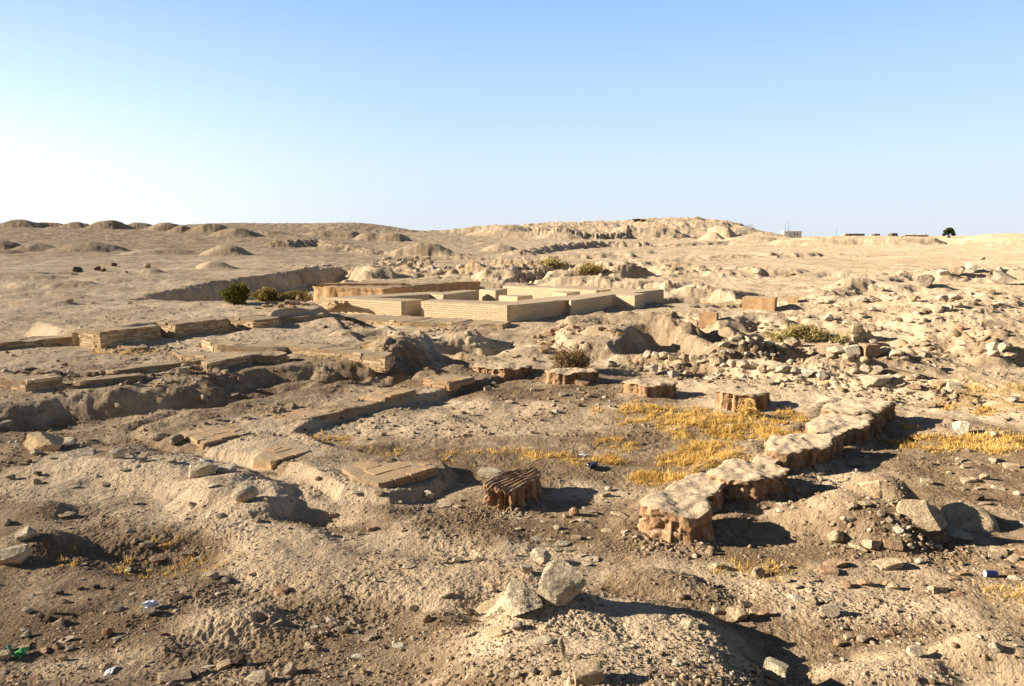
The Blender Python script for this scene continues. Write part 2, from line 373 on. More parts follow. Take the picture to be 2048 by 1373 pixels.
# ------------------------------------------------------------------ what the ground is made of, place by place, plus painted shade far left
COVER = np.full(len(XF), .42, np.float32)        # 0 dark loose soil, 1 pale salty crust; far left also lowered as shade
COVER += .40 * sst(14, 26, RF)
STRAW = np.zeros(len(XF), np.float32)
def blot(arr, px, py, rx, ry, v, z=0.0, add=True):
    c = hit(px, py) if z == 0 else P(px, py, z)
    m = near(c, max(rx, ry) * 1.5)
    q = np.hypot((XF[m] - c[0]) / rx, (YF[m] - c[1]) / ry) * (1 + .38 * n_lo2[m] + .1 * n_hi[m])
    arr[m] += v * sst(1.15, .45, q)
for a in [(230, 960, 2.4, .9, .45), (430, 1000, .9, .6, .45), (90, 960, 1.2, .7, .35), (640, 1130, .9, .35, .65), (800, 1160, .9, .3, .7), (560, 1080, .6, .5, .5), (950, 1150, .6, .3, .6), (1080, 1150, .5, .5, .6),
          (960, 1200, .6, .45, .9), (1030, 1260, .55, .45, .8), (900, 1180, .5, .3, .7), (1120, 1170, .4, .3, .6), (700, 1140, .8, .28, .5), (520, 1060, .5, .4, .4), (1250, 1230, .5, .3, .5), (1060, 1110, .6, .25, .5), (760, 1085, 1.2, .35, .35), (700, 960, 1.5, .9, .55), (520, 900, 1.2, .9, .55), (620, 850, 1.5, 1., .45), (800, 800, 1.6, 1.4, .4),
          (1000, 840, 2.2, 1.5, .42), (800, 855, 1.2, .6, .3), (1180, 985, .8, .4, .35), (1430, 800, 3, 1.2, .4), (1650, 770, 4, 1.6, .45), (1850, 780, 3, 2.5, .5), (1900, 860, 1.0, .5, .3), (1480, 920, .5, 1.6, .2),
          (1300, 1250, .8, .45, .45), (1450, 1320, .9, .35, .45), (1850, 1330, .9, .3, .55), (2000, 1320, .6, .3, .5), (1800, 1230, .9, .4, .3), (1690, 960, .5, .45, .4), (1600, 1180, .6, .2, .2), (200, 1330, .5, .25, .3),
          (460, 1250, .5, .35, .45), (100, 720, 6, 2.5, .2), (350, 640, 6, 6, .25), (1150, 1330, .6, .3, .3), (1000, 700, 4, 2.5, .3), (1380, 1140, .5, .2, .4)]:
    blot(COVER, *a)
for a in [(330, 1120, 1.3, .75, -0.27), (120, 1250, 1.0, .5, -0.22), (640, 1260, .9, .4, -0.18), (900, 1290, .5, .4, -0.14), (1000, 930, 2.0, .7, -0.24), (760, 900, 1.0, .35, -0.25), (1180, 790, 2.6, .9, -0.29), (960, 780, 2, .6, -0.22),
          (1020, 1060, 1.6, .35, -0.26), (860, 1020, 1.0, .35, -0.22), (560, 1040, .4, .3, -0.22), (1780, 1060, .9, .4, -0.22), (1580, 1110, .9, .3, -0.22), (1950, 1130, .7, .5, -0.18), (1650, 1270, 1.0, .3, -0.20),
          (400, 850, 2.0, .5, .15), (100, 840, 2, .8, .15), (650, 800, 2, .8, .1), (250, 800, 2, .5, .2), (1980, 1000, 1.2, .6, -0.11), (250, 1280, .8, .3, -0.14), (1060, 1340, .5, .2, -0.14), (300, 720, 2.5, 1.5, -0.18), (1550, 1000, .5, .5, -0.14)]:
    blot(COVER, *a)
for a in [(1350, 830, 1.5, 1.0, .8), (1480, 860, 1.3, 1.1, .95), (1400, 920, .8, .7, 1.), (1320, 960, .6, .5, .9), (1560, 840, .7, .6, .7), (1230, 890, .5, .5, .7), (1150, 920, .9, .5, .5), (1020, 910, 1.2, .4, .35),
          (1920, 890, 1.4, .6, .9), (2040, 880, 1.2, .7, .9), (2020, 800, 1.8, 1.2, .8), (2000, 770, 2, 1, .4), (660, 880, .6, .4, .55), (800, 905, .8, .3, .4), (320, 1120, 1.1, .55, .32), (1560, 1140, .6, .22, .34), (2010, 1190, .4, .3, .5),
          (250, 705, 1.2, .5, .7), (700, 712, 1.2, .8, .6), (460, 860, .4, .2, .3), (880, 545, 5, 2, .5), (1480, 612, 2.2, 1.0, .5), (1100, 525, 4, 2, .4), (800, 560, 3, 1.5, .4), (1650, 760, .8, .5, .5), (1820, 850, .4, .3, .5)]:
    blot(STRAW, *a)
COVER += .22 * fbm(XF, YF, 1.6, 4, 301) + .12 * fbm(XF, YF, .22, 3, 305)
COVER -= .30 * sst(55, 110, RF) * sst(.05, -.35, XF / np.maximum(YF, .1))  # far left heaps and plain: their shading put into the ground colour
COVER = np.clip(COVER, 0, 1); STRAW = np.clip(STRAW * (1 + .8 * fbm(XF, YF, 2.6, 3, 311)), 0, 1)

verts = np.stack([XF, YF, Z], 1).astype(np.float32)
ii = np.arange((NR - 1) * (NA - 1)); rr = ii // (NA - 1); cc = ii % (NA - 1)
v0 = rr * NA + cc
faces = np.stack([v0, v0 + 1, v0 + NA + 1, v0 + NA], 1).astype(np.int32)
me = bpy.data.meshes.new('ground')
me.vertices.add(len(verts)); me.vertices.foreach_set('co', verts.ravel())
me.loops.add(faces.size); me.loops.foreach_set('vertex_index', faces.ravel())
me.polygons.add(len(faces)); me.polygons.foreach_set('loop_start', np.arange(0, faces.size, 4, dtype=np.int32))
me.update(calc_edges=True)
me.polygons.foreach_set('use_smooth', np.ones(len(faces), bool))
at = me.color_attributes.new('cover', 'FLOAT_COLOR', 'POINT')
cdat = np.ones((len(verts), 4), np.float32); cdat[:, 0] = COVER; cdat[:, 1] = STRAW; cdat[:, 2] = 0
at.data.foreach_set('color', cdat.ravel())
ground = bpy.data.objects.new('ground', me); col.objects.link(ground); ground['kind'] = 'structure'
ground['label'] = 'dry sandy ground of the excavation site'
# flip check: normals must point up
if me.polygons[len(me.polygons) // 2].normal.z < 0:
    me.flip_normals()

# ------------------------------------------------------------------ material helpers
class NT:
    def __init__(self, name):
        self.m = bpy.data.materials.new(name); self.m.use_nodes = True
        self.t = self.m.node_tree; self.t.nodes.clear()
        self.out = self.n('ShaderNodeOutputMaterial')
    def n(self, kind, **kw):
        nd = self.t.nodes.new(kind)
        for k, v in kw.items():
            if k.startswith('i_'):
                nd.inputs[k[2:].replace('_', ' ')].default_value = v
            else:
                setattr(nd, k, v)
        return nd
    def l(self, a, b):
        self.t.links.new(a, b)
    def geo(self):
        return self.n('ShaderNodeNewGeometry').outputs['Position']
    def obj(self):
        return self.n('ShaderNodeTexCoord').outputs['Object']
    def noise(self, vec, scale, detail=4, rough=.55, lac=2.0):
        nd = self.n('ShaderNodeTexNoise'); self.l(vec, nd.inputs['Vector'])
        nd.inputs['Scale'].default_value = scale; nd.inputs['Detail'].default_value = detail; nd.inputs['Roughness'].default_value = rough
        return nd.outputs['Fac']
    def vor(self, vec, scale, feature='F1', out='Distance', rand=1.0):
        nd = self.n('ShaderNodeTexVoronoi', feature=feature); self.l(vec, nd.inputs['Vector'])
        nd.inputs['Scale'].default_value = scale; nd.inputs['Randomness'].default_value = rand
        return nd.outputs[out]
    def mr(self, v, a, b, c=0., d=1., smooth=True):
        nd = self.n('ShaderNodeMapRange', interpolation_type='SMOOTHSTEP' if smooth else 'LINEAR')
        self.l(v, nd.inputs[0])
        for i, q in enumerate((a, b, c, d)):
            nd.inputs[1 + i].default_value = q
        return nd.outputs[0]
    def math(self, op, a, b=None):
        nd = self.n('ShaderNodeMath', operation=op)
        for i, q in enumerate((a, b)):
            if q is None: continue
            if isinstance(q, (int, float)): nd.inputs[i].default_value = q
            else: self.l(q, nd.inputs[i])
        return nd.outputs[0]
    def mix(self, f, a, b, blend='MIX'):
        nd = self.n('ShaderNodeMix', data_type='RGBA', blend_type=blend)
        for s, q in ((nd.inputs['Factor'], f), (nd.inputs[6], a), (nd.inputs[7], b)):
            if isinstance(q, (int, float)): s.default_value = q
            elif isinstance(q, tuple): s.default_value = (*q[:3], 1)
            else: self.l(q, s)
        return nd.outputs[2]
    def bump(self, h, strength, dist, normal=None):
        nd = self.n('ShaderNodeBump'); self.l(h, nd.inputs['Height'])
        nd.inputs['Strength'].default_value = strength; nd.inputs['Distance'].default_value = dist
        if normal is not None: self.l(normal, nd.inputs['Normal'])
        return nd.outputs[0]
    def finish(self, colr, normal=None, rough=.95, spec=.15, dr=.6):
        b = self.n('ShaderNodeBsdfPrincipled')
        if isinstance(colr, tuple): b.inputs['Base Color'].default_value = (*colr[:3], 1)
        else: self.l(colr, b.inputs['Base Color'])
        b.inputs['Roughness'].default_value = rough; b.inputs['Diffuse Roughness'].default_value = dr; b.inputs['Specular IOR Level'].default_value = spec
        if normal is not None: self.l(normal, b.inputs['Normal'])
        self.l(b.outputs[0], self.out.inputs[0])
        return self.m

def sep(nt, attr):
    a = nt.n('ShaderNodeAttribute', attribute_name=attr)
    s = nt.n('ShaderNodeSeparateColor'); nt.l(a.outputs['Color'], s.inputs[0])
    return s.outputs

def ground_material():
    g = NT('ground')
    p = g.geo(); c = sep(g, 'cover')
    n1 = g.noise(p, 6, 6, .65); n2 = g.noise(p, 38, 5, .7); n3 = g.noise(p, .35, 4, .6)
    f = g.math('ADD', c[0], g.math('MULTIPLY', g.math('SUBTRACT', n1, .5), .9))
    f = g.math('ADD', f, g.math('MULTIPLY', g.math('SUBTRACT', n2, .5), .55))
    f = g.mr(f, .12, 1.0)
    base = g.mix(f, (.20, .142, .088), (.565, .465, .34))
    # far ground: warm tan with rusty and grey patches
    t1 = g.mix(g.mr(n3, .35, .7), (.76, .70, .62), (1.06, 1.02, .96))
    base = g.mix(1., base, t1, 'MULTIPLY')
    # small stones and crumbs, pale or dark
    vc = g.vor(p, 30, 'F1', 'Color'); vd = g.vor(p, 30)
    s1 = g.n('ShaderNodeSeparateColor'); g.l(vc, s1.inputs[0])
    size = g.mr(s1.outputs[0], .62, 1., 0., .42, False)
    st = g.math('LESS_THAN', vd, size)
    stone = g.mix(s1.outputs[1], (.17, .105, .065), (.55, .46, .35))
    base = g.mix(g.math('MULTIPLY', st, .75), base, stone)
    vc2 = g.vor(p, 75, 'F1', 'Color'); vd2 = g.vor(p, 75)
    s2 = g.n('ShaderNodeSeparateColor'); g.l(vc2, s2.inputs[0])
    st2 = g.math('LESS_THAN', vd2, g.mr(s2.outputs[0], .55, 1., 0., .45, False))
    base = g.mix(g.math('MULTIPLY', st2, .6), base, g.mix(s2.outputs[1], (.12, .075, .045), (.5, .41, .3)))
    # chopped straw on the soil
    sc = g.n('ShaderNodeMapping'); sc.inputs['Scale'].default_value = (1, 1, .3); g.l(p, sc.inputs[0])
    sn = g.noise(sc.outputs[0], 55, 3, .8)
    sf = g.mr(g.math('ADD', g.math('MULTIPLY', c[1], .9), g.math('MULTIPLY', g.math('SUBTRACT', sn, .5), 1.1)), .25, .8)
    base = g.mix(g.math('MULTIPLY', sf, .75), base, (.36, .24, .10))
    h = g.math('ADD', g.math('MULTIPLY', n2, .017), g.math('MULTIPLY', n1, .03))
    h = g.math('ADD', h, g.math('MULTIPLY', st, .006))
    h = g.math('ADD', h, g.math('MULTIPLY', g.noise(p, 130, 3, .7), .004))
    h = g.math('ADD', h, g.math('MULTIPLY', g.noise(p, 1.6, 6, .75), .09))
    nrm = g.bump(h, 1., 1.)
    return g.finish(base, nrm)
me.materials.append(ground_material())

# ------------------------------------------------------------------ sky, sun, camera
SKY_K = .375
SUN_EL = math.radians(21.0)
SUN_AZ = math.radians(-91.5)          # bearing from the view direction (+Y), clockwise
w = bpy.data.worlds.new('World'); scn.world = w; w.use_nodes = True
wt = w.node_tree; wt.nodes.clear()
sky = wt.nodes.new('ShaderNodeTexSky'); sky.sky_type = 'NISHITA'; sky.sun_disc = False
sky.sun_elevation = SUN_EL; sky.sun_rotation = SUN_AZ
sky.air_density = 1.0; sky.dust_density = 2.2; sky.ozone_density = 2.5; sky.altitude = 20
class WT(NT):
    def __init__(self, t): self.t = t
W = WT(wt)
dirn = W.n('ShaderNodeTexCoord').outputs['Generated']
sx = W.n('ShaderNodeSeparateXYZ'); W.l(dirn, sx.inputs[0])
el = W.math('MULTIPLY', W.math('ARCSINE', sx.outputs[2]), 180 / math.pi)
rmp = W.n('ShaderNodeValToRGB'); W.l(W.mr(el, -2, 88, 0, 1, False), rmp.inputs[0])
stops = [(-2, (.72, .77, .84)), (1, (.70, .77, .86)), (5, (.63, .77, .92)), (10, (.47, .68, .92)), (17, (.31, .52, .88)), (28, (.075, .13, .26)), (55, (.03, .05, .10)), (88, (.024, .042, .084))]
cr = rmp.color_ramp
while len(cr.elements) < len(stops): cr.elements.new(.5)
for e, (d_, cc_) in zip(cr.elements, stops):
    e.position = (d_ + 2) / 90.; e.color = (*cc_, 1)
# brighter and whiter towards the sun, low down
dp = W.n('ShaderNodeVectorMath', operation='DOT_PRODUCT'); W.l(dirn, dp.inputs[0])
dp.inputs[1].default_value = (math.sin(SUN_AZ), math.cos(SUN_AZ), 0.05)
gl = W.math('MULTIPLY', W.mr(dp.outputs['Value'], .0, 1.0, 0, 1), W.mr(el, 22, 0, 0.0, 1))
glow = W.mix(1., W.mix(gl, (0, 0, 0), (.52, .47, .39)), rmp.outputs[0], 'ADD')
skyw = W.mix(1., sky.outputs[0], (.02, .02, .02), 'MULTIPLY')
back = W.mr(sx.outputs[1], -.9, .35, .45, 1.)
tot = W.mix(1., W.mix(1., glow, skyw, 'ADD'), back, 'MULTIPLY')
bg = wt.nodes.new('ShaderNodeBackground'); bg.inputs[1].default_value = SKY_K
wo = wt.nodes.new('ShaderNodeOutputWorld')
wt.links.new(tot, bg.inputs[0]); wt.links.new(bg.outputs[0], wo.inputs[0])
sl = bpy.data.lights.new('sun', 'SUN'); sl.energy = 5.0; sl.angle = math.radians(.5); sl.color = (1., .875, .695)
so = bpy.data.objects.new('sun', sl); col.objects.link(so)
sd = Vector((math.sin(SUN_AZ) * math.cos(SUN_EL), math.cos(SUN_AZ) * math.cos(SUN_EL), math.sin(SUN_EL)))
so.rotation_euler = sd.to_track_quat('Z', 'Y').to_euler(); so.location = (-20, 0, 20)
cd = bpy.data.cameras.new('camera'); cd.lens = 26.0; cd.sensor_width = 36.0; cd.clip_start = .1; cd.clip_end = 20000
cam = bpy.data.objects.new('camera', cd); col.objects.link(cam)
cam.location = (0, 0, CAM_H); cam.rotation_euler = (math.pi / 2 - PITCH, 0, 0)
scn.camera = cam
scn.view_settings.view_transform = 'Standard'; scn.view_settings.look = 'None'
scn.view_settings.exposure = 1.5; scn.view_settings.gamma = 1.0
scn.render.engine = 'CYCLES'; scn.cycles.max_bounces = 5; scn.cycles.diffuse_bounces = 3
# ------------------------------------------------------------------ materials for things
def dusty(nt, base, dust, amt=.7, lo=.35, hi=.9):
    """pale dust lies on upward faces"""
    gn = nt.n('ShaderNodeNewGeometry')
    s = nt.n('ShaderNodeSeparateXYZ'); nt.l(gn.outputs['True Normal'], s.inputs[0])
    f = nt.math('MULTIPLY', nt.mr(s.outputs[2], lo, hi), amt)
    return nt.mix(f, base, dust)

def m_stone(name, c1, c2, sc=9.):
    g = NT(name); p = g.obj()
    oi = g.n('ShaderNodeObjectInfo')
    off = g.n('ShaderNodeVectorMath', operation='ADD'); g.l(p, off.inputs[0])
    sc_ = g.n('ShaderNodeVectorMath', operation='SCALE'); g.l(oi.outputs['Random'], sc_.inputs['Scale']); sc_.inputs[0].default_value = (37, 19, 11)
    g.l(sc_.outputs[0], off.inputs[1]); v = off.outputs[0]
    gp = g.geo()
    n1 = g.noise(v, sc * .5, 5, .65); n2 = g.noise(gp, 55, 5, .75); n3 = g.noise(gp, 14, 4, .6)
    f = g.mr(g.math('ADD', n1, g.math('MULTIPLY', g.math('SUBTRACT', n2, .5), .7)), .3, .75)
    c = g.mix(f, c1, c2)
    c = g.mix(g.mr(oi.outputs['Random'], 0, 1, 0, .22, False), c, (.27, .19, .12))
    pit = g.mr(g.vor(gp, 48), .0, .16, 1., 0.)
    c = g.mix(g.math('MULTIPLY', pit, .45), c, (.14, .095, .055))
    cw = g.noise(v, sc * .8, 3, .7)
    crack = g.mr(g.math('ABSOLUTE', g.math('SUBTRACT', cw, .5)), .0, .022, 1., 0.)
    c = g.mix(g.math('MULTIPLY', crack, .4), c, (.13, .09, .055))
    low = g.n('ShaderNodeSeparateXYZ'); g.l(p, low.inputs[0])
    soil = g.mr(g.math('ADD', low.outputs[2], g.math('MULTIPLY', g.math('SUBTRACT', n3, .5), .3)), .0, .07, .6, 0.)
    c = g.mix(soil, c, (.33, .25, .165))
    h = g.math('ADD', g.math('MULTIPLY', n2, .016), g.math('MULTIPLY', n3, .035))
    h = g.math('SUBTRACT', h, g.math('MULTIPLY', crack, .012))
    h = g.math('SUBTRACT', h, g.math('MULTIPLY', pit, .010))
    return g.finish(c, g.bump(h, 1., 1.), .92)

def m_brickwall(name, c1, c2, mort, bw=.32, bh=.075, wear=.5, top=None):
    g = NT(name)
    uv = g.n('ShaderNodeTexCoord').outputs['UV']
    b = g.n('ShaderNodeTexBrick'); g.l(uv, b.inputs['Vector'])
    gp = g.geo()
    for i, q in (('Color1', c1), ('Color2', c2), ('Mortar', mort)):
        b.inputs[i].default_value = (*q, 1)
    b.inputs['Scale'].default_value = 1.0; b.inputs['Mortar Size'].default_value = .008; b.inputs['Brick Width'].default_value = bw
    b.inputs['Row Height'].default_value = bh; b.inputs['Mortar Smooth'].default_value = .4; b.inputs['Bias'].default_value = 0.1
    n1 = g.noise(gp, 3.0, 5, .7); n2 = g.noise(gp, 30, 5, .7)
    c = g.mix(g.math('MULTIPLY', g.mr(n1, .35, .7), wear), b.outputs[0], g.mix(n2, mort, c2))
    c = g.mix(.55, c, g.mix(g.mr(n2, .3, .7), (.55, .55, .55), (1.25, 1.22, 1.15)), 'MULTIPLY')
    if top:
        c = dusty(g, c, top, .85)
    h = g.math('ADD', g.math('MULTIPLY', b.outputs['Fac'], -.018), g.math('MULTIPLY', n2, .02))
    return g.finish(c, g.bump(h, .9, 1.), .95)

def m_mudbrick(name, c1, c2, dust, sc=6, vs=.22):
    g = NT(name); p = g.geo()
    mp = g.n('ShaderNodeMapping'); mp.inputs['Scale'].default_value = (1, 1, vs); g.l(p, mp.inputs[0])
    n1 = g.noise(mp.outputs[0], sc * 2.2, 4, .6); n2 = g.noise(p, 45, 5, .75); n3 = g.noise(p, 5, 3, .6)
    c = g.mix(g.mr(g.math('ADD', g.math('MULTIPLY', n1, .8), g.math('MULTIPLY', n3, .2)), .35, .65), c1, c2)
    c = g.mix(g.math('MULTIPLY', g.mr(n2, .4, .75), .4), c, (.20, .115, .06))
    c = dusty(g, c, g.mix(n2, dust, tuple(k * .72 for k in dust)), .9, .6, .95)
    h = g.math('ADD', g.math('MULTIPLY', n2, .014), g.math('MULTIPLY', n1, .03))
    return g.finish(c, g.bump(h, .8, 1.), .95)

def m_plain(name, c, c2=None, rough=.7, spec=.3, scale=20):
    g = NT(name)
    if c2:
        return g.finish(g.mix(g.mr(g.noise(g.obj(), scale, 4, .6), .35, .65), c, c2), None, rough, spec)
    return g.finish(c, None, rough, spec)

def m_bricks(name, c1, c2, core, dust):
    g = NT(name); gp = g.geo(); a = sep(g, 'tone')
    n1 = g.noise(gp, 2.2, 4, .6); n2 = g.noise(gp, 34, 5, .75)
    c = g.mix(a[0], c1, c2)
    c = g.mix(a[1], core, c)
    c = g.mix(.6, c, g.mix(g.mr(n2, .3, .72), (.5, .48, .45), (1.3, 1.28, 1.22)), 'MULTIPLY')
    c = g.mix(g.math('MULTIPLY', g.mr(n1, .45, .7), .4), c, core)
    c = dusty(g, c, g.mix(n2, dust, tuple(k * .75 for k in dust)), .6, .4, .9)
    return g.finish(c, g.bump(g.math('MULTIPLY', n2, .016), 1., 1.), .95)
M = dict(
    obrick=m_bricks('old bricks', (.44, .30, .165), (.70, .55, .35), (.33, .24, .15), (.50, .39, .26)),
    pbrick=m_bricks('orange bricks', (.42, .24, .115), (.64, .43, .23), (.36, .26, .165), (.50, .38, .25)),
    lime=m_stone('pale limestone', (.48, .40, .275), (.76, .66, .49)),
    white=m_stone('white stone', (.56, .49, .37), (.76, .70, .58)),
    tan=m_stone('tan stone', (.40, .30, .19), (.66, .53, .36)),
    brick=m_stone('fired brick', (.36, .22, .13), (.58, .40, .25)),
    red=m_stone('red brick', (.27, .135, .08), (.44, .25, .15)),
    grey=m_stone('grey stone', (.28, .225, .165), (.48, .41, .31)),
    dark=m_stone('dark clod', (.085, .060, .040), (.17, .12, .075)),
    bpale=m_brickwall('restored pale brick', (.78, .645, .45), (.68, .545, .36), (.46, .355, .235), .30, .075, .4, (.46, .355, .24)),
    bold=m_brickwall('old tan brick', (.60, .45, .27), (.50, .365, .215), (.36, .26, .155), .30, .07, .6, (.48, .365, .235)),
    bpad=m_brickwall('orange pad brick', (.50, .33, .18), (.42, .26, .14), (.26, .175, .105), .30, .30, .6),
    mud=m_mudbrick('mud brick', (.20, .105, .055), (.47, .32, .18), (.54, .43, .295), 5),
    mudwall=m_mudbrick('mud plaster', (.40, .25, .13), (.55, .37, .20), (.42, .30, .185), 2, 1.),
    outcrop=m_mudbrick('caked rubble', (.36, .25, .14), (.60, .46, .28), (.56, .43, .27), 4),
)
# ------------------------------------------------------------------ building helpers
def link(name, me_, mat=None, parent=None):
    o = bpy.data.objects.new(name, me_); col.objects.link(o)
    if mat is not None and not me_.materials: me_.materials.append(mat)
    if parent is not None: o.parent = parent
    return o
def empty(name, loc=(0, 0, 0)):
    o = bpy.data.objects.new(name, None); o.location = loc; o.empty_display_size = .2; col.objects.link(o); return o
def tag(o, label, cat, group=None):
    o['label'] = label; o['category'] = cat; o['kind'] = 'thing'
    if group: o['group'] = group
    return o
def local(o, parent):
    """keep world-placed vertices where they are under a parent that stands elsewhere"""
    o.matrix_parent_inverse = Matrix.Translation(-Vector(parent.location))
    return o
def py_mesh(name, vs, fs, smooth=True, sharp=None):
    m_ = bpy.data.meshes.new(name); m_.from_pydata([tuple(map(float, v)) for v in vs], [], fs); m_.update()
    if smooth:
        m_.polygons.foreach_set('use_smooth', np.ones(len(m_.polygons), bool))
        if sharp: m_.set_sharp_from_angle(angle=math.radians(sharp))
    return m_
def centred(o):
    """move the origin of a world-placed mesh to its base centre"""
    n = len(o.data.vertices); co = np.empty(n * 3, np.float32); o.data.vertices.foreach_get('co', co); co = co.reshape(-1, 3)
    c = (co.min(0) + co.max(0)) / 2; c[2] = co[:, 2].min()
    o.data.vertices.foreach_set('co', (co - c).astype(np.float32).ravel()); o.location = Vector(c.tolist()); o.data.update()
    return o

def n3(v, seed=0):
    """cheap 3-D noise from three 2-D ones"""
    v = np.asarray(v, float)
    return (perlin(v[:, 0] + 31.7, v[:, 1] + 5.1, seed) + perlin(v[:, 1] - 11.3, v[:, 2] + 7.7, seed + 1) + perlin(v[:, 2] + 2.9, v[:, 0] - 8.3, seed + 2)) / 1.7

_ico = {}
def ico(sub):
    if sub not in _ico:
        b = bmesh.new(); bmesh.ops.create_icosphere(b, subdivisions=sub, radius=1.0)
        b.verts.ensure_lookup_table()
        _ico[sub] = (np.array([v.co[:] for v in b.verts]), [[v.index for v in f.verts] for f in b.faces]); b.free()
    return _ico[sub]
_box = {}
def boxgrid(n):
    if n not in _box:
        b = bmesh.new(); bmesh.ops.create_cube(b, size=2.0); bmesh.ops.subdivide_edges(b, edges=b.edges[:], cuts=n, use_grid_fill=True)
        b.verts.ensure_lookup_table()
        _box[n] = (np.array([v.co[:] for v in b.verts]), [[v.index for v in f.verts] for f in b.faces]); b.free()
    return _box[n]

def rock_verts(seed, shape=(1, .8, .65), cuts=9, sub=3, amp=.08, boxy=False, depth=(.42, .82)):
    r = np.random.default_rng(seed)
    v, f = boxgrid(sub * 2) if boxy else ico(sub)
    v = v.copy()
    if boxy: v *= .86
    for _ in range(cuts):
        n = r.normal(size=3); n /= np.linalg.norm(n)
        if boxy: o = r.uniform(.98, 1.32)
        else: o = r.uniform(*depth)
        d = v @ n - o
        v -= np.clip(d, 0, None)[:, None] * n
    nz = n3(v * 1.7 + seed * 3.1, seed % 40) * .6 + n3(v * 4.1 + seed, seed % 40 + 3) * .45 + .4 * n3(v * 9.3 + seed, seed % 40 + 6) + .25 * n3(v * 19. + seed, seed % 40 + 9)
    v *= (1 + amp * nz)[:, None]
    v *= np.array(shape)
    return v, f
def rock_mesh(seed, sharp=24, **k):
    v, f = rock_verts(seed, **k)
    shp = k.get('shape', (1, .8, .65))
    for ax in range(3): v[:, ax] *= shp[ax] / np.ptp(v[:, ax])      # one metre wide
    v[:, 2] -= v[:, 2].min()
    return py_mesh('rock', v, f, True, sharp)

def resample(poly, step, smooth=True):
    """closed outline -> evenly spaced points (Catmull-Rom when smooth)"""
    p = np.array(poly, float); n = len(p); out = []
    for i in range(n):
        a, b, c, d = p[i - 1], p[i], p[(i + 1) % n], p[(i + 2) % n]
        for t_ in np.linspace(0, 1, 24, endpoint=False):
            if smooth:
                out.append(.5 * (2 * b + (c - a) * t_ + (2 * a - 5 * b + 4 * c - d) * t_**2 + (3 * b - a - 3 * c + d) * t_**3))
            else:
                out.append(b + (c - b) * t_)
    out = np.array(out); q = np.vstack([out, out[:1]])
    s = np.concatenate([[0], np.cumsum(np.hypot(*np.diff(q, axis=0).T))])
    m_ = max(12, int(s[-1] / step)); ss = np.linspace(0, s[-1], m_, endpoint=False)
    return np.stack([np.interp(ss, s, q[:, 0]), np.interp(ss, s, q[:, 1])], 1), ss, s[-1]

def outline(px_poly, z):
    w_ = [P(a, b, z) for a, b in px_poly]
    ar = sum(w_[i][0] * w_[(i + 1) % len(w_)][1] - w_[(i + 1) % len(w_)][0] * w_[i][1] for i in range(len(w_)))
    return w_ if ar > 0 else w_[::-1]               # counter-clockwise

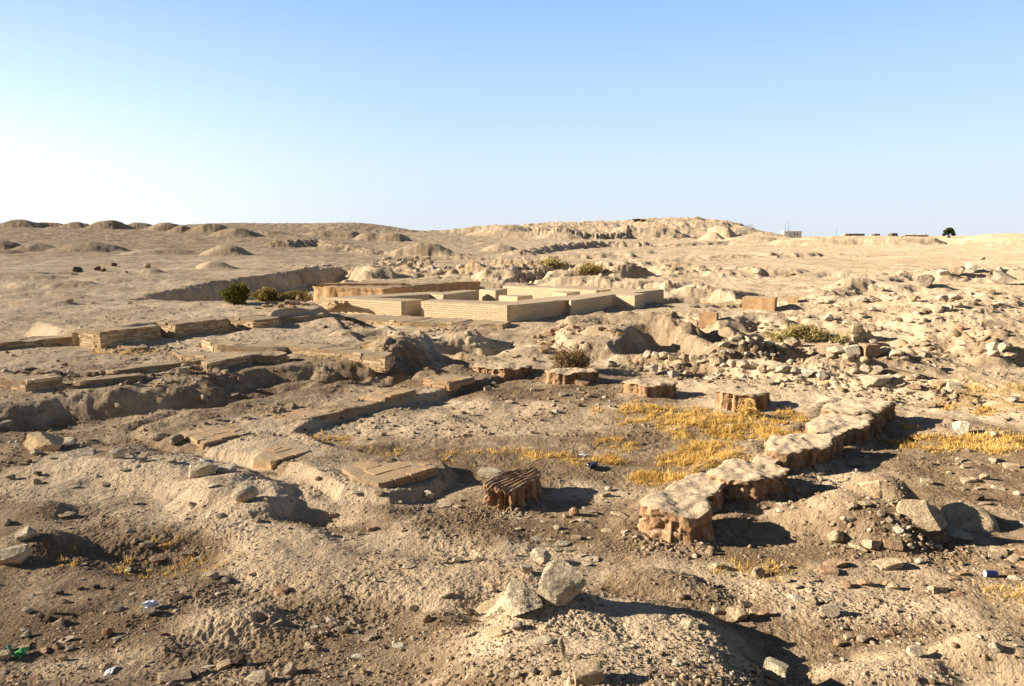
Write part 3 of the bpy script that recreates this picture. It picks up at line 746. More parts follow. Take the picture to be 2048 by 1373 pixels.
def eroded_block(px_poly, z_top, z_base, seed, flute=.05, ffreq=9., flare=.05, cap=.3, step=.025, topamp=.02, rows=18, tilt=None, world=None, ridges=None, droop=.5, soft=True, wobk=1.):
    """a weathered mud-brick block: pale cap, vertical grooves worn into the sides, foot spreading into the soil"""
    pts, ss, L = resample(world or outline(px_poly, z_top), step, soft)
    N = len(pts); c = pts.mean(0)
    tng = np.roll(pts, -1, 0) - np.roll(pts, 1, 0); tng /= np.linalg.norm(tng, axis=1)[:, None] + 1e-9
    nrm = np.stack([tng[:, 1], -tng[:, 0]], 1)
    ang = ss / L * 2 * math.pi
    rr_ = L / 2 / math.pi
    cx_, cy_ = np.cos(ang) * rr_, np.sin(ang) * rr_
    wob = perlin(cx_ * 2.2 + seed, cy_ * 2.2, seed) * .6 + perlin(cx_ * 6 + seed, cy_ * 6, seed + 1) * .35
    fl = perlin(cx_ * ffreq + seed * 1.7, cy_ * ffreq, seed + 2) + .5 * perlin(cx_ * ffreq * 2.3, cy_ * ffreq * 2.3 + seed, seed + 3)
    dens = perlin(cx_ * 2.6 + 3.3 * seed, cy_ * 2.6, seed + 14)
    fl = np.clip(fl * (.7 + .9 * dens), -1.2, 1.2)
    colm = sst(-.05, .28, perlin(cx_ * ffreq * 1.25 + 11, cy_ * ffreq * 1.25 + seed, seed + 15) + .35 * fl)      # separate worn columns of unequal width
    fl = .5 * fl + 1.1 * (.5 - colm)
    fl2 = perlin(cx_ * ffreq * .8 + 40, cy_ * ffreq * .8 + seed, seed + 4)
    H = z_top - z_base
    rings = []
    edge = wob * min(.085, .26 * rr_) * wobk
    def top_z(q):
        x, y = q[:, 0], q[:, 1]
        t_ = topamp * (perlin(x * 3.1 + seed, y * 3.1, seed + 5) + .45 * perlin(x * 8 + seed, y * 8, seed + 6) + .15 * perlin(x * 16, y * 16, seed + 7))
        if ridges:
            a_, per, dep = ridges
            u_ = (x * math.cos(a_) + y * math.sin(a_)) / per + .12 * perlin(x * 5, y * 5, seed + 8)
            saw = np.abs((u_ % 1) - .5) * 2
            w2 = -x * math.sin(a_) + y * math.cos(a_)
            t_ = t_ * .6 + dep * (np.clip(saw, .15, .75) - .5) * 1.6 + dep * .6 * perlin(np.floor(u_) * 7.7, w2 * 5, seed + 9)
        if tilt is not None:
            t_ = t_ + (x - c[0]) * tilt[0] + (y - c[1]) * tilt[1]
        return z_top + t_
    ins = list(np.linspace(0.01, .86, 24)) + [.90, .935, .965, .985]
    if ridges: ins = list(np.linspace(0.02, .975, 26))
    for s_ in ins:
        q = c + (pts + nrm * (edge * s_ ** 3)[:, None] - c) * s_
        z = top_z(q)
        if s_ > .85: z = z - droop * .04 * ((s_ - .85) / .15) ** 2
        rings.append(np.column_stack([q, z]))
    zt = top_z(pts) - .015
    for k in range(rows):
        v = (k + .3) / (rows - .7)
        capv = cap * (1 + .5 * fl2)
        prof = sst(capv * .7, capv * 1.25, v) * (1 - .55 * sst(.75, 1.05, v))
        rec = flute * prof * (.55 + 1.0 * fl)
        out = edge - rec + flare * v ** 2.2 - .012 * (1 - v) * 0
        out = out + .020 * perlin(cx_ * 12 + 2 * v, cy_ * 12 + 3 * v, seed + 11) + .013 * perlin(cx_ * 34 + 9 * v, cy_ * 34 + 8 * v, seed + 12)
        out = out - .03 * sst(.25, .6, perlin(cx_ * 4.2 + 2.7 * v, cy_ * 4.2 + 5.5 * v + seed, seed + 16)) * math.sin(math.pi * min(1, v * 1.05))
        q = pts + nrm * out[:, None]
        z = zt + (z_base - zt) * v ** 1.05 + .012 * fl * np.sin(v * math.pi)
        rings.append(np.column_stack([q, z]))
    V = np.vstack(rings); F = []
    nr = len(rings)
    for k in range(nr - 1):
        a = k * N; b = (k + 1) * N
        for i in range(N):
            j = (i + 1) % N
            F.append((a + i, b + i, b + j, a + j))
    F.append(tuple(range(N)))
    return py_mesh('block', V, F, True, 50)

def settle(px_poly, h):
    """level of a top face that stands h above the ground under its own outline"""
    z = .2
    for _ in range(5):
        w_ = np.array(outline(px_poly, z)); z = float(np.median(z_at(w_[:, 0], w_[:, 1]))) + h
    return z
def ground_min(world):
    w_ = np.array(world); return float(z_at(w_[:, 0], w_[:, 1]).min())

def brick_prism(name, px_poly, z_top, z_base, mat, seed=0, jit=.012, step=.16, course=.085, ragged=0.0, parent=None, batter=0.0, bricks=None, top=0.):
    """a piece of brickwork standing on its outline; the outline is where its top edge shows"""
    pts, ss, L = resample(outline(px_poly, z_top), step, False)
    # keep the true corners
    N = len(pts)
    tng = np.roll(pts, -1, 0) - np.roll(pts, 1, 0); tng /= np.linalg.norm(tng, axis=1)[:, None] + 1e-9
    nrm = np.stack([tng[:, 1], -tng[:, 0]], 1)
    rows = max(3, int((z_top - z_base) / course) + 1)
    x, y = pts[:, 0], pts[:, 1]
    rag = ragged * np.floor(np.clip(perlin(x * 1.3 + seed, y * 1.3, seed) * 1.6 + .6 * perlin(x * 4 + seed, y * 4, seed + 2) - .15, 0, 3) * 3) / 3
    b = bmesh.new(); uvl = b.loops.layers.uv.new('UVMap')
    rings = []
    for k in range(rows + 1):
        v = k / rows
        zz = z_top - rag - .008 * perlin(x * 3 + seed, y * 3, seed + 1) + (z_base - z_top + rag) * v
        o_ = jit * perlin(x * 4 + seed + 7.7 * k, y * 4 + 3.3 * k, seed + 3) - (.012 if k == 0 else 0) + batter * v
        q = pts + nrm * o_[:, None]
        rings.append([b.verts.new((q[i, 0], q[i, 1], zz[i])) for i in range(N)])
    for k in range(rows):
        for i in range(N):
            j = (i + 1) % N
            f = b.faces.new((rings[k][i], rings[k + 1][i], rings[k + 1][j], rings[k][j]))
            u0 = ss[i]; u1 = ss[i + 1] if i + 1 < N else L
            for lp, (u_, vv) in zip(f.loops, ((u0, rings[k][i].co.z), (u0, rings[k + 1][i].co.z), (u1, rings[k + 1][j].co.z), (u1, rings[k][j].co.z))):
                lp[uvl].uv = (u_, vv)
    f = b.faces.new(rings[0])
    r = bmesh.ops.triangulate(b, faces=[f])
    tops = r['faces']
    b.normal_update()
    if sum(f.normal.z for f in tops) < 0:
        bmesh.ops.reverse_faces(b, faces=b.faces[:])
    a0 = math.atan2(*(pts[1] - pts[0])[::-1])
    for f in tops:
        for lp in f.loops:
            px_, py_ = lp.vert.co.x, lp.vert.co.y
            lp[uvl].uv = (px_ * math.cos(a0) + py_ * math.sin(a0), -px_ * math.sin(a0) + py_ * math.cos(a0))
    tl = b.verts.layers.float_color.new('tone')
    for v in b.verts: v[tl] = (.35, 0, 0, 1)
    if bricks:
        bl, bh, miss = bricks
        rb = random.Random(seed * 7 + 1)
        cn = np.array(outline(px_poly, z_top)); n_c = len(cn)
        for e_ in range(n_c):
            a_, c_ = cn[e_], cn[(e_ + 1) % n_c]; d_ = c_ - a_; Ls = float(np.hypot(*d_))
            if Ls < .05: continue
            d_ = d_ / Ls; nn = np.array([d_[1], -d_[0]])
            for k in range(max(1, int((z_top - z_base) / bh))):
                if k > 7: break
                s_ = -rb.uniform(0, .5) * bl + (k % 2) * bl * .5
                while s_ < Ls:
                    L_ = bl * rb.uniform(.55, 1.05)
                    s0, s1 = max(s_, 0), min(s_ + L_ - .010, Ls); s_ += L_
                    if s1 - s0 < .05: continue
                    mid = a_ + d_ * (s0 + s1) / 2
                    rg = ragged * max(0, 1.6 * float(perlin(np.array([mid[0] * 1.3 + seed]), np.array([mid[1] * 1.3]), seed)[0]) + .3)
                    if k * bh < rg or (k < 2 and rb.random() < miss * (1 - k * .5)) or rb.random() < miss * .12: continue
                    dep = bl * rb.uniform(.4, .6); out_ = rb.uniform(-.004, .026); yaw = rb.uniform(-.05, .05) * (2.5 if k == 0 else 1)
                    zc = z_top - (k + .5) * bh + rb.uniform(-.005, .005) + (.012 if k == 0 else 0); hh = bh * rb.uniform(.40, .47); tone = rb.random()
                    t2 = np.array([d_[0] * math.cos(yaw) - d_[1] * math.sin(yaw), d_[0] * math.sin(yaw) + d_[1] * math.cos(yaw)]); n2_ = np.array([t2[1], -t2[0]])
                    ctr = mid + nn * (out_ - dep / 2); hl = (s1 - s0) / 2; ch = min(.010, hh * .5)
                    vv = []
                    for zz_, in_ in ((-hh, 0), (hh - ch, 0), (hh, ch)):
                        for (i_, j_) in ((-1, -1), (1, -1), (1, 1), (-1, 1)):
                            q = ctr + t2 * (i_ * (hl - in_) + rb.uniform(-.006, .006)) - n2_ * (j_ * (dep / 2 - in_))
                            w_ = b.verts.new((q[0], q[1], zc + zz_ + rb.uniform(-.003, .003))); w_[tl] = (tone, 1, 0, 1); vv.append(w_)
                    for r0 in (0, 4):
                        for i_ in range(4):
                            b.faces.new((vv[r0 + i_], vv[r0 + (i_ + 1) % 4], vv[r0 + 4 + (i_ + 1) % 4], vv[r0 + 4 + i_]))
                    b.faces.new(vv[8:12])
        if top > 0:
            e0 = max(range(n_c), key=lambda i: np.hypot(*(cn[(i + 1) % n_c] - cn[i]))); u = cn[(e0 + 1) % n_c] - cn[e0]; u = u / np.hypot(*u); w2 = np.array([-u[1], u[0]])
            pu, pw_ = cn @ u, cn @ w2; bw_ = bl * .98; row = 0; y_ = pw_.min() + .02
            while y_ < pw_.max():
                x_ = pu.min() - rb.uniform(0, .5) * bl
                while x_ < pu.max():
                    ctr = u * (x_ + bl * .5) + w2 * (y_ + bw_ * .5); x_ += bl
                    dd = float(poly_sd(np.array([ctr[0]]), np.array([ctr[1]]), [tuple(q) for q in cn])[0])
                    if dd < bl * .42 or float(perlin(np.array([ctr[0] * 1.1 + seed]), np.array([ctr[1] * 1.1]), seed + 21)[0]) > top * 1.2 - .55: continue
                    tone = rb.random(); vv = []; tz = z_top + rb.uniform(.0, .008); ya = rb.uniform(-.04, .04)
                    t2 = np.array([u[0] * math.cos(ya) - u[1] * math.sin(ya), u[0] * math.sin(ya) + u[1] * math.cos(ya)]); n2_ = np.array([-t2[1], t2[0]])
                    for zz_ in (z_top - .04, tz):
                        for (i_, j_) in ((-1, -1), (1, -1), (1, 1), (-1, 1)):
                            q = ctr + t2 * i_ * (bl * .5 - rb.uniform(.004, .016)) + n2_ * j_ * (bw_ * .5 - rb.uniform(.004, .016))
                            w_ = b.verts.new((q[0], q[1], zz_ + rb.uniform(-.005, .005))); w_[tl] = (tone, 1, 0, 1); vv.append(w_)
                    for i_ in range(4): b.faces.new((vv[i_], vv[(i_ + 1) % 4], vv[4 + (i_ + 1) % 4], vv[4 + i_]))
                    b.faces.new(vv[4:8])
                y_ += bw_
        b.normal_update()
    m_ = bpy.data.meshes.new(name); b.to_mesh(m_); b.free()
    o = link(name, m_, mat, None)
    if parent is not None:
        o.parent = parent; local(o, parent)
    else:
        centred(o)
    return o
# ------------------------------------------------------------------ the restored brick building in the middle
ZB = .08
def at0(px, py, z): 
    x, y = P(px, py, z); return (x, y, z)
bb = empty('brick_building', at0(1000, 625, .3))
tag(bb, 'restored roofless building of clean pale brick walls in the middle of the site', 'ruin')
ZT_ = .85
for i, (poly, dz) in enumerate([
    ([(640, 594.5), (666, 595.6), (807, 603.6), (849, 598.8), (752, 595.3), (690, 595.0)], 0),
    ([(842, 602.6), (1020, 611.6), (1045, 604.5), (1000, 602.5), (862, 598.8)], .006),
    ([(1020, 611.6), (1135, 599.8), (1141, 602), (1148, 601.2), (1227, 589.4), (1270, 591.6), (1291, 587.3), (1264, 586.4), (1328, 579), (1312, 576.5), (1240, 580), (1180, 588), (1100, 594), (1034, 601.5)], 0),
    ([(1005, 571.8), (1195, 581.2), (1222, 579), (1200, 576.8), (1020, 569.2)], .004),
    ([(660, 594.8), (752, 595.3), (856, 588.9), (885, 584.5), (860, 583.5), (780, 588)], -.006),
    ([(856, 587.6), (890.6, 589.8), (958, 580.9), (925, 580)], .004),
    ([(958, 579.4), (990.6, 581.7), (1016, 577.5), (985, 576)], .009),
    ([(997.6, 591), (1036.7, 594), (1067, 590.8), (1028, 589.4)], -.012),
    ([(1104, 584.4), (1136, 586.8), (1162, 583), (1130, 581.6)], -.012)]):
    brick_prism('wall', poly, ZT_ + dz, ZB, M['bpale'], 20 + i, .006, .2, .085, 0, bb)
st = empty('brick_steps', at0(660, 615, .4)); tag(st, 'short flight of brick steps climbing to the left end of the pale brick building', 'steps')
for k in range(7):
    t_ = k / 6.; z = .34 + (.80 - .34) * t_
    A = (612 + (664 - 612) * t_, 616 + (600.8 - 616) * t_); B = (652 + (684 - 652) * t_, 622.5 + (602.6 - 622.5) * t_)
    brick_prism('step', [A, B, (706 - 12 * t_, 608 - 5 * t_), (684, 601.5 + 2 * (1 - t_))], z, z - .085 if k else .1, M['obrick'], 40 + k, .008, .15, .08, 0, st, bricks=(.28, .08, .03))
ap = brick_prism('brick_apron', [(650, 624), (690, 634), (800, 642), (912, 646.5), (1005, 649), (1022, 643), (842, 633.5), (705, 627)], .42, .12, M['obrick'], 51, .03, .12, .08, .06, bricks=(.26, .07, .25))
tag(ap, 'rough low brick footing along the front of the restored pale building', 'brick wall')
# plastered mud wall behind
mw = eroded_block([(626, 571.5), (660, 573.5), (720, 575), (780, 576.5), (830, 572), (890, 567), (955, 563), (951, 562.5), (884, 565), (810, 570.3), (720, 571), (645, 569.3)], .93, -.1, 61, .05, 1.0, .10, .1, .07, .03, 16, None, None, None, 5.0)
o = centred(link('mud_wall', mw, M['mudwall'])); tag(o, 'thick rounded mud plastered wall behind the pale brick building', 'mud wall')
mw2 = brick_prism('mud_wall', [(640, 567.5), (812, 567), (808, 563.5), (740, 562.5)], 1.03, .3, M['mudwall'], 62, .03, .3, .1, .03)
tag(mw2, 'low brown wall stub showing just above the rounded mud wall', 'mud wall')

# ------------------------------------------------------------------ walls on the left terrace
pw = empty('brick_terrace_wall', at0(300, 680, .5)); tag(pw, 'stepped brick terrace wall with three jutting piers on the left', 'brick wall')
for i, (poly, zt, zb) in enumerate([
    ([(147, 658.8), (200, 665.0), (319.5, 651.5), (300, 648), (180, 658)], .83, .2),
    ([(300, 642), (319.5, 645), (350, 648.6), (455, 637), (440, 634), (330, 644)], .845, .2),
    ([(430, 634), (456, 635.6), (506, 639.8), (541, 638.6), (560, 634), (520, 630), (440, 634.5)], .80, .2),
    ([(530, 637), (600, 634.5), (646, 629), (650, 622), (560, 628)], .74, .2),
    ([(541, 645), (640, 640), (690, 634), (686, 626), (600, 632)], .56, .2)]):
    brick_prism('pier' if i < 3 else 'ledge', poly, zt, zb, M['obrick'], 70 + i, .02, .14, .085, .05 if i < 3 else .09, pw, bricks=(.28, .062, .22), top=.3)
for poly, zt, zb, rag, lab in [
    ([(208, 613.4), (272, 622), (330, 617), (480, 606.5), (540, 600), (470, 601), (330, 608), (260, 609)], .95, .6, .02, 'low brick plinth at the back of the left terrace below the dug bank'),
    ([(290, 629.5), (336, 631.5), (480, 615), (570, 606), (540, 603.5), (400, 615)], .90, .6, .02, 'long flat brick course in front of the low back plinth'),
    ([(399, 679.5), (434, 690.5), (560, 696), (575, 692.5), (680, 703), (770, 713), (788, 706), (700, 693), (600, 685), (480, 680)], .62, .3, .05, 'long low wall of pale bricks edging the middle platform'),
    ([(343, 702), (362, 709), (452, 716.5), (486, 706), (440, 704), (400, 704.5)], .50, .3, .03, 'short pale brick kerb beside the golden weeds on the left terrace'),
    ([(24, 759.5), (52, 762.5), (128, 753.5), (104, 748), (40, 752)], .66, .3, .04, 'squared brick corner block at the left edge on top of the dark bank'),
    ([(-70, 751), (26, 758), (60, 748), (-30, 742)], .62, .3, .04, 'pale brick wall end cut off by the left edge of the view'),
    ([(217, 743.5), (284, 735), (450, 716), (446, 711.5), (280, 729)], .56, .35, .02, 'thin line of wall bricks along the far side of the rubble on the left'),
    ([(146, 766), (205, 759), (285, 750), (280, 746), (200, 752)], .57, .35, .03, 'broken brick course on the crest of the dark left bank'),
    ([(403, 724), (415, 727.5), (503, 710), (578, 707), (562, 702.5), (490, 704)], .62, .3, .05, 'brick wall stub of several courses rising beside the rubble on the left'),
    ([(-60, 690), (0, 686), (80, 679.5), (156, 673.5), (150, 669), (60, 674), (-60, 683)], .60, .3, .02, 'low brick ledge running in from the left edge to the first pier'),
    ([(232, 692), (262, 697), (300, 695), (290, 690)], .52, .38, .03, 'small step of loose bricks at the foot of the terrace wall')]:
    zt = settle(poly, max(.05, (zt - zb) * .5)) if zt < .8 else settle(poly, .09)
    o = brick_prism('brick_wall', poly, zt, zt - .35, M['obrick'], 90 + int(poly[0][0]) % 60, .022, .12, .085, rag + .03, bricks=(.28, .062, .3), top=.35); tag(o, lab, 'brick wall')

# ------------------------------------------------------------------ square brick pads around the courtyard
for poly, zt, lab in [
    ([(718, 787.5), (769.5, 796.2), (832, 780.5), (785, 775.5)], .235, 'flat square brick pad above the dark ledge, between two other pads'),
    ([(846, 758), (868, 763.5), (899, 767), (951, 753.8), (915, 748), (870, 750.5)], .25, 'thick crumbling brick pad at the head of the dark ledge'),
    ([(546, 833), (607, 839.5), (681, 824), (616, 815.5)], .185, 'thin brick pad sunk in pale soil left of the dark ledge'),
    ([(354, 866), (408, 887), (505, 864.5), (440, 852.5), (400, 851)], .195, 'worn brick pad almost level with the soil beside two round stones'),
    ([(507, 912), (545, 923.5), (624, 901.5), (585, 887.5), (560, 889)], .205, 'small broken brick pad between the worn pad and the large front pad'),
    ([(683, 936), (704, 952), (760, 968), (876, 934.5), (850, 924.5), (790, 923), (730, 926)], .225, 'large square brick pad with a bright orange edge in front of the courtyard')]:
    zt = settle(poly, .10 if zt > .24 else .075 if zt > .22 else .04 if zt > .2 else .03)
    o = brick_prism('brick_pad', poly, zt, zt - .2, M['pbrick'], 130 + int(poly[0][1]) % 50, .018, .09, .06, .03, bricks=(.27, .055, .22), top=.8); tag(o, lab, 'brick pad')

# ------------------------------------------------------------------ eroded mud-brick column stumps
for poly, zt, seed, lab in [
    ([(942, 731), (970, 735), (1008, 739.5), (1040, 736), (1065, 730), (1050, 725.5), (1020, 722), (985, 721), (955, 724)], .20, 3, 'low mud brick stump in the back row, leftmost of four'),
    ([(1088, 740), (1105, 744.5), (1137, 747), (1160, 745), (1199, 742), (1186, 737), (1140, 735), (1100, 736)], .24, 4, 'mud brick stump in the back row with a dry thorn bush behind it'),
    ([(1243, 761.5), (1270, 768), (1298, 772.5), (1328, 769.5), (1357, 765), (1345, 760.5), (1310, 758), (1268, 757)], .24, 5, 'wide mud brick stump in the back row with two white boulders behind it'),
    ([(1428, 780.5), (1442, 786), (1472, 790), (1508, 792.5), (1528, 788), (1541, 782), (1510, 777), (1460, 776)], .27, 6, 'fluted mud brick stump in the back row, rightmost beside the golden weeds')]:
    zt = settle(poly, zt - .015)
    w_ = outline(poly, zt)
    mm = eroded_block(None, zt, ground_min(w_) - .06, seed, .045, 7., .06, .06, .022, .035, 18, world=w_, soft=False, wobk=.45)
    o = centred(link('mud_brick_stump', mm, M['mud'])); tag(o, lab, 'stump', 'mud brick column stumps')
poly = [(970, 967), (988, 975), (1010, 980.5), (1040, 976.5), (1066, 965), (1082, 947), (1062, 938.5), (1035, 937.5), (1003, 947)]
zt = settle(poly, .25)
w_ = outline(poly, zt)
mm = eroded_block(None, zt, ground_min(w_) - .05, 9, .06, 10., .045, .10, .012, .012, 26, world=w_, ridges=(math.radians(-38), .062, .028))
o = centred(link('mud_brick_stump', mm, M['mud'])); tag(o, 'near mud brick stump with tilted rows of bricks across its top', 'stump', 'mud brick column stumps')

ew = empty('eroded_wall', at0(1480, 960, .1)); tag(ew, 'long eroded mud brick wall of joined lumps beside the golden weeds', 'wall')
for i, (poly, zt, cap) in enumerate([
    ([(1284, 1002), (1300, 990), (1330, 984), (1394, 985), (1418, 1001), (1414, 1019), (1386, 1026), (1340, 1024), (1297, 1017)], 0.34, .42),
    ([(1310, 992), (1345, 965), (1385, 947), (1440, 948), (1480, 956), (1452, 975), (1410, 995)], 0.22, .25),
    ([(1418, 942), (1440, 928), (1470, 919), (1530, 924), (1564, 930), (1581, 940), (1540, 952), (1495, 961), (1450, 958)], 0.29, .25),
    ([(1506, 924), (1540, 902), (1590, 892), (1620, 894), (1590, 912), (1545, 928)], 0.20, .25),
    ([(1530, 893), (1548, 872), (1590, 866), (1640, 866), (1686, 863), (1678, 876), (1650, 889), (1604, 900), (1560, 903)], 0.32, .3),
    ([(1616, 846), (1650, 828), (1690, 823), (1737, 827), (1741, 842), (1712, 858), (1660, 862), (1625, 860)], 0.29, .3),
    ([(1642, 817), (1680, 800), (1730, 797), (1786, 801.5), (1775, 813), (1746, 823), (1690, 826)], 0.32, .3)]):
    w_ = outline(poly, zt)
    mm = eroded_block(None, zt, ground_min(w_) - .06, 31 + i, .05, 8.5, .10, cap * .8, .018, .036, 28, world=w_)
    o = link('wall_lump', mm, M['mud'], ew); local(o, ew)
# square blocks by the right-hand trench
for px, py, w__, h_, lab in [(1420, 646, 34, 20, 'squat square brick block standing by the right hand trench'), (1525, 618, 62, 22, 'orange brick wall end beyond the right hand trench'), (1588, 606, 18, 12, 'small brick pier end beside the stone scatter beyond the trench')]:
    p = hit(px, py); k = mpp(p); W_ = w__ * k; H_ = h_ * k
    vv, ff = boxgrid(4); vv = vv * np.array([W_ / 2, W_ * .35, (H_ + .15) / 2]); vv = vv + .015 * n3(vv * 5, 4)[:, None]
    a = -.45; ca, sa = math.cos(a), math.sin(a)
    vv = np.column_stack([vv[:, 0] * ca - vv[:, 1] * sa, vv[:, 0] * sa + vv[:, 1] * ca, vv[:, 2]]) + np.array([p.x, p.y + W_ * .3, p.z + H_ / 2 - .075])
    o = centred(link('brick_block', py_mesh('brick_block', vv, ff, True, 40), M['mudwall'])); tag(o, lab, 'brick block')
# ------------------------------------------------------------------ loose stones, bricks and sherds
LIB = {}
def lib(kind):
    if kind not in LIB:
        L = []
        for i in range(6):
            sd = 300 + 17 * i + hash_kind[kind] * 101
            if kind == 'chunk': L.append(rock_mesh(sd, shape=(1, .85, .68), cuts=10))
            elif kind == 'boulder': L.append(rock_mesh(sd, sharp=30, shape=(1, .85, .72), cuts=13, sub=5, amp=.10, depth=(.40, .78)))
            elif kind == 'slab': L.append(rock_mesh(sd, shape=(1, .75, .26), cuts=10))
            elif kind == 'brick': L.append(rock_mesh(sd, shape=(1, .7, .34), cuts=12, boxy=True, sub=2, amp=.035))
            elif kind == 'block': L.append(rock_mesh(sd, shape=(1, .75, .62), cuts=14, boxy=True, sub=3, amp=.05))
            elif kind == 'sherd': L.append(rock_mesh(sd, shape=(1, .62, .12), cuts=9, sub=2))
            elif kind == 'round': L.append(rock_mesh(sd, sharp=60, shape=(1, .82, .72), cuts=5, sub=4, amp=.10, depth=(.65, .95)))
        LIB[kind] = L
    return LIB[kind]
hash_kind = dict(chunk=1, boulder=2, slab=3, brick=4, block=5, sherd=6, round=7)
NAME = dict(chunk='stone', boulder='boulder', slab='stone_slab', brick='brick_fragment', block='stone_block', sherd='pottery_sherd', round='rounded_stone')
CAT = dict(chunk='stone', boulder='boulder', slab='stone slab', brick='brick', block='stone block', sherd='sherd', round='stone')
MATMESH = {}
def mesh_mat(kind, i, mat):
    k = (kind, i, mat)
    if k not in MATMESH:
        m_ = lib(kind)[i].copy(); m_.materials.append(M[mat]); MATMESH[k] = m_
    return MATMESH[k]
SR = random.Random(5)
def stone(px, py, w_px, kind, mat, label, group=None, sink=.2, rot=None, tilt=.22, stretch=None, seed=None, yaw_only=False):
    """px, py: middle of its foot in the picture; w_px: width there"""
    p = hit(px, py)
    if p is None: return None
    wd = w_px * mpp(p)
    i = (seed if seed is not None else SR.randrange(6)) % 6
    o = bpy.data.objects.new(NAME[kind], mesh_mat(kind, i, mat)); col.objects.link(o)
    s = stretch or (1, SR.uniform(.85, 1.15), SR.uniform(.8, 1.2))
    o.scale = (wd * s[0], wd * s[1], wd * s[2])
    rz = rot if rot is not None else SR.uniform(-.6, .6) + (math.pi if SR.random() < .5 else 0)
    o.rotation_euler = (SR.uniform(-tilt, tilt), SR.uniform(-tilt, tilt), rz)
    y = p.y + wd * .25; x = p.x * (y / p.y)
    zz = float(z_at(x, y))
    hgt = {'chunk': .68, 'boulder': .72, 'slab': .26, 'brick': .34, 'block': .62, 'sherd': .12, 'round': .72}[kind] * wd
    o.location = (x, y, min(zz, p.z + .05 * wd + .02) - sink * hgt)
    tag(o, label, CAT[kind], group)
    return o
def crop(x0, y0, s, items):
    return [(x0 + a[0] / s, y0 + a[1] / s, a[2] / s, *a[3:]) for a in items]

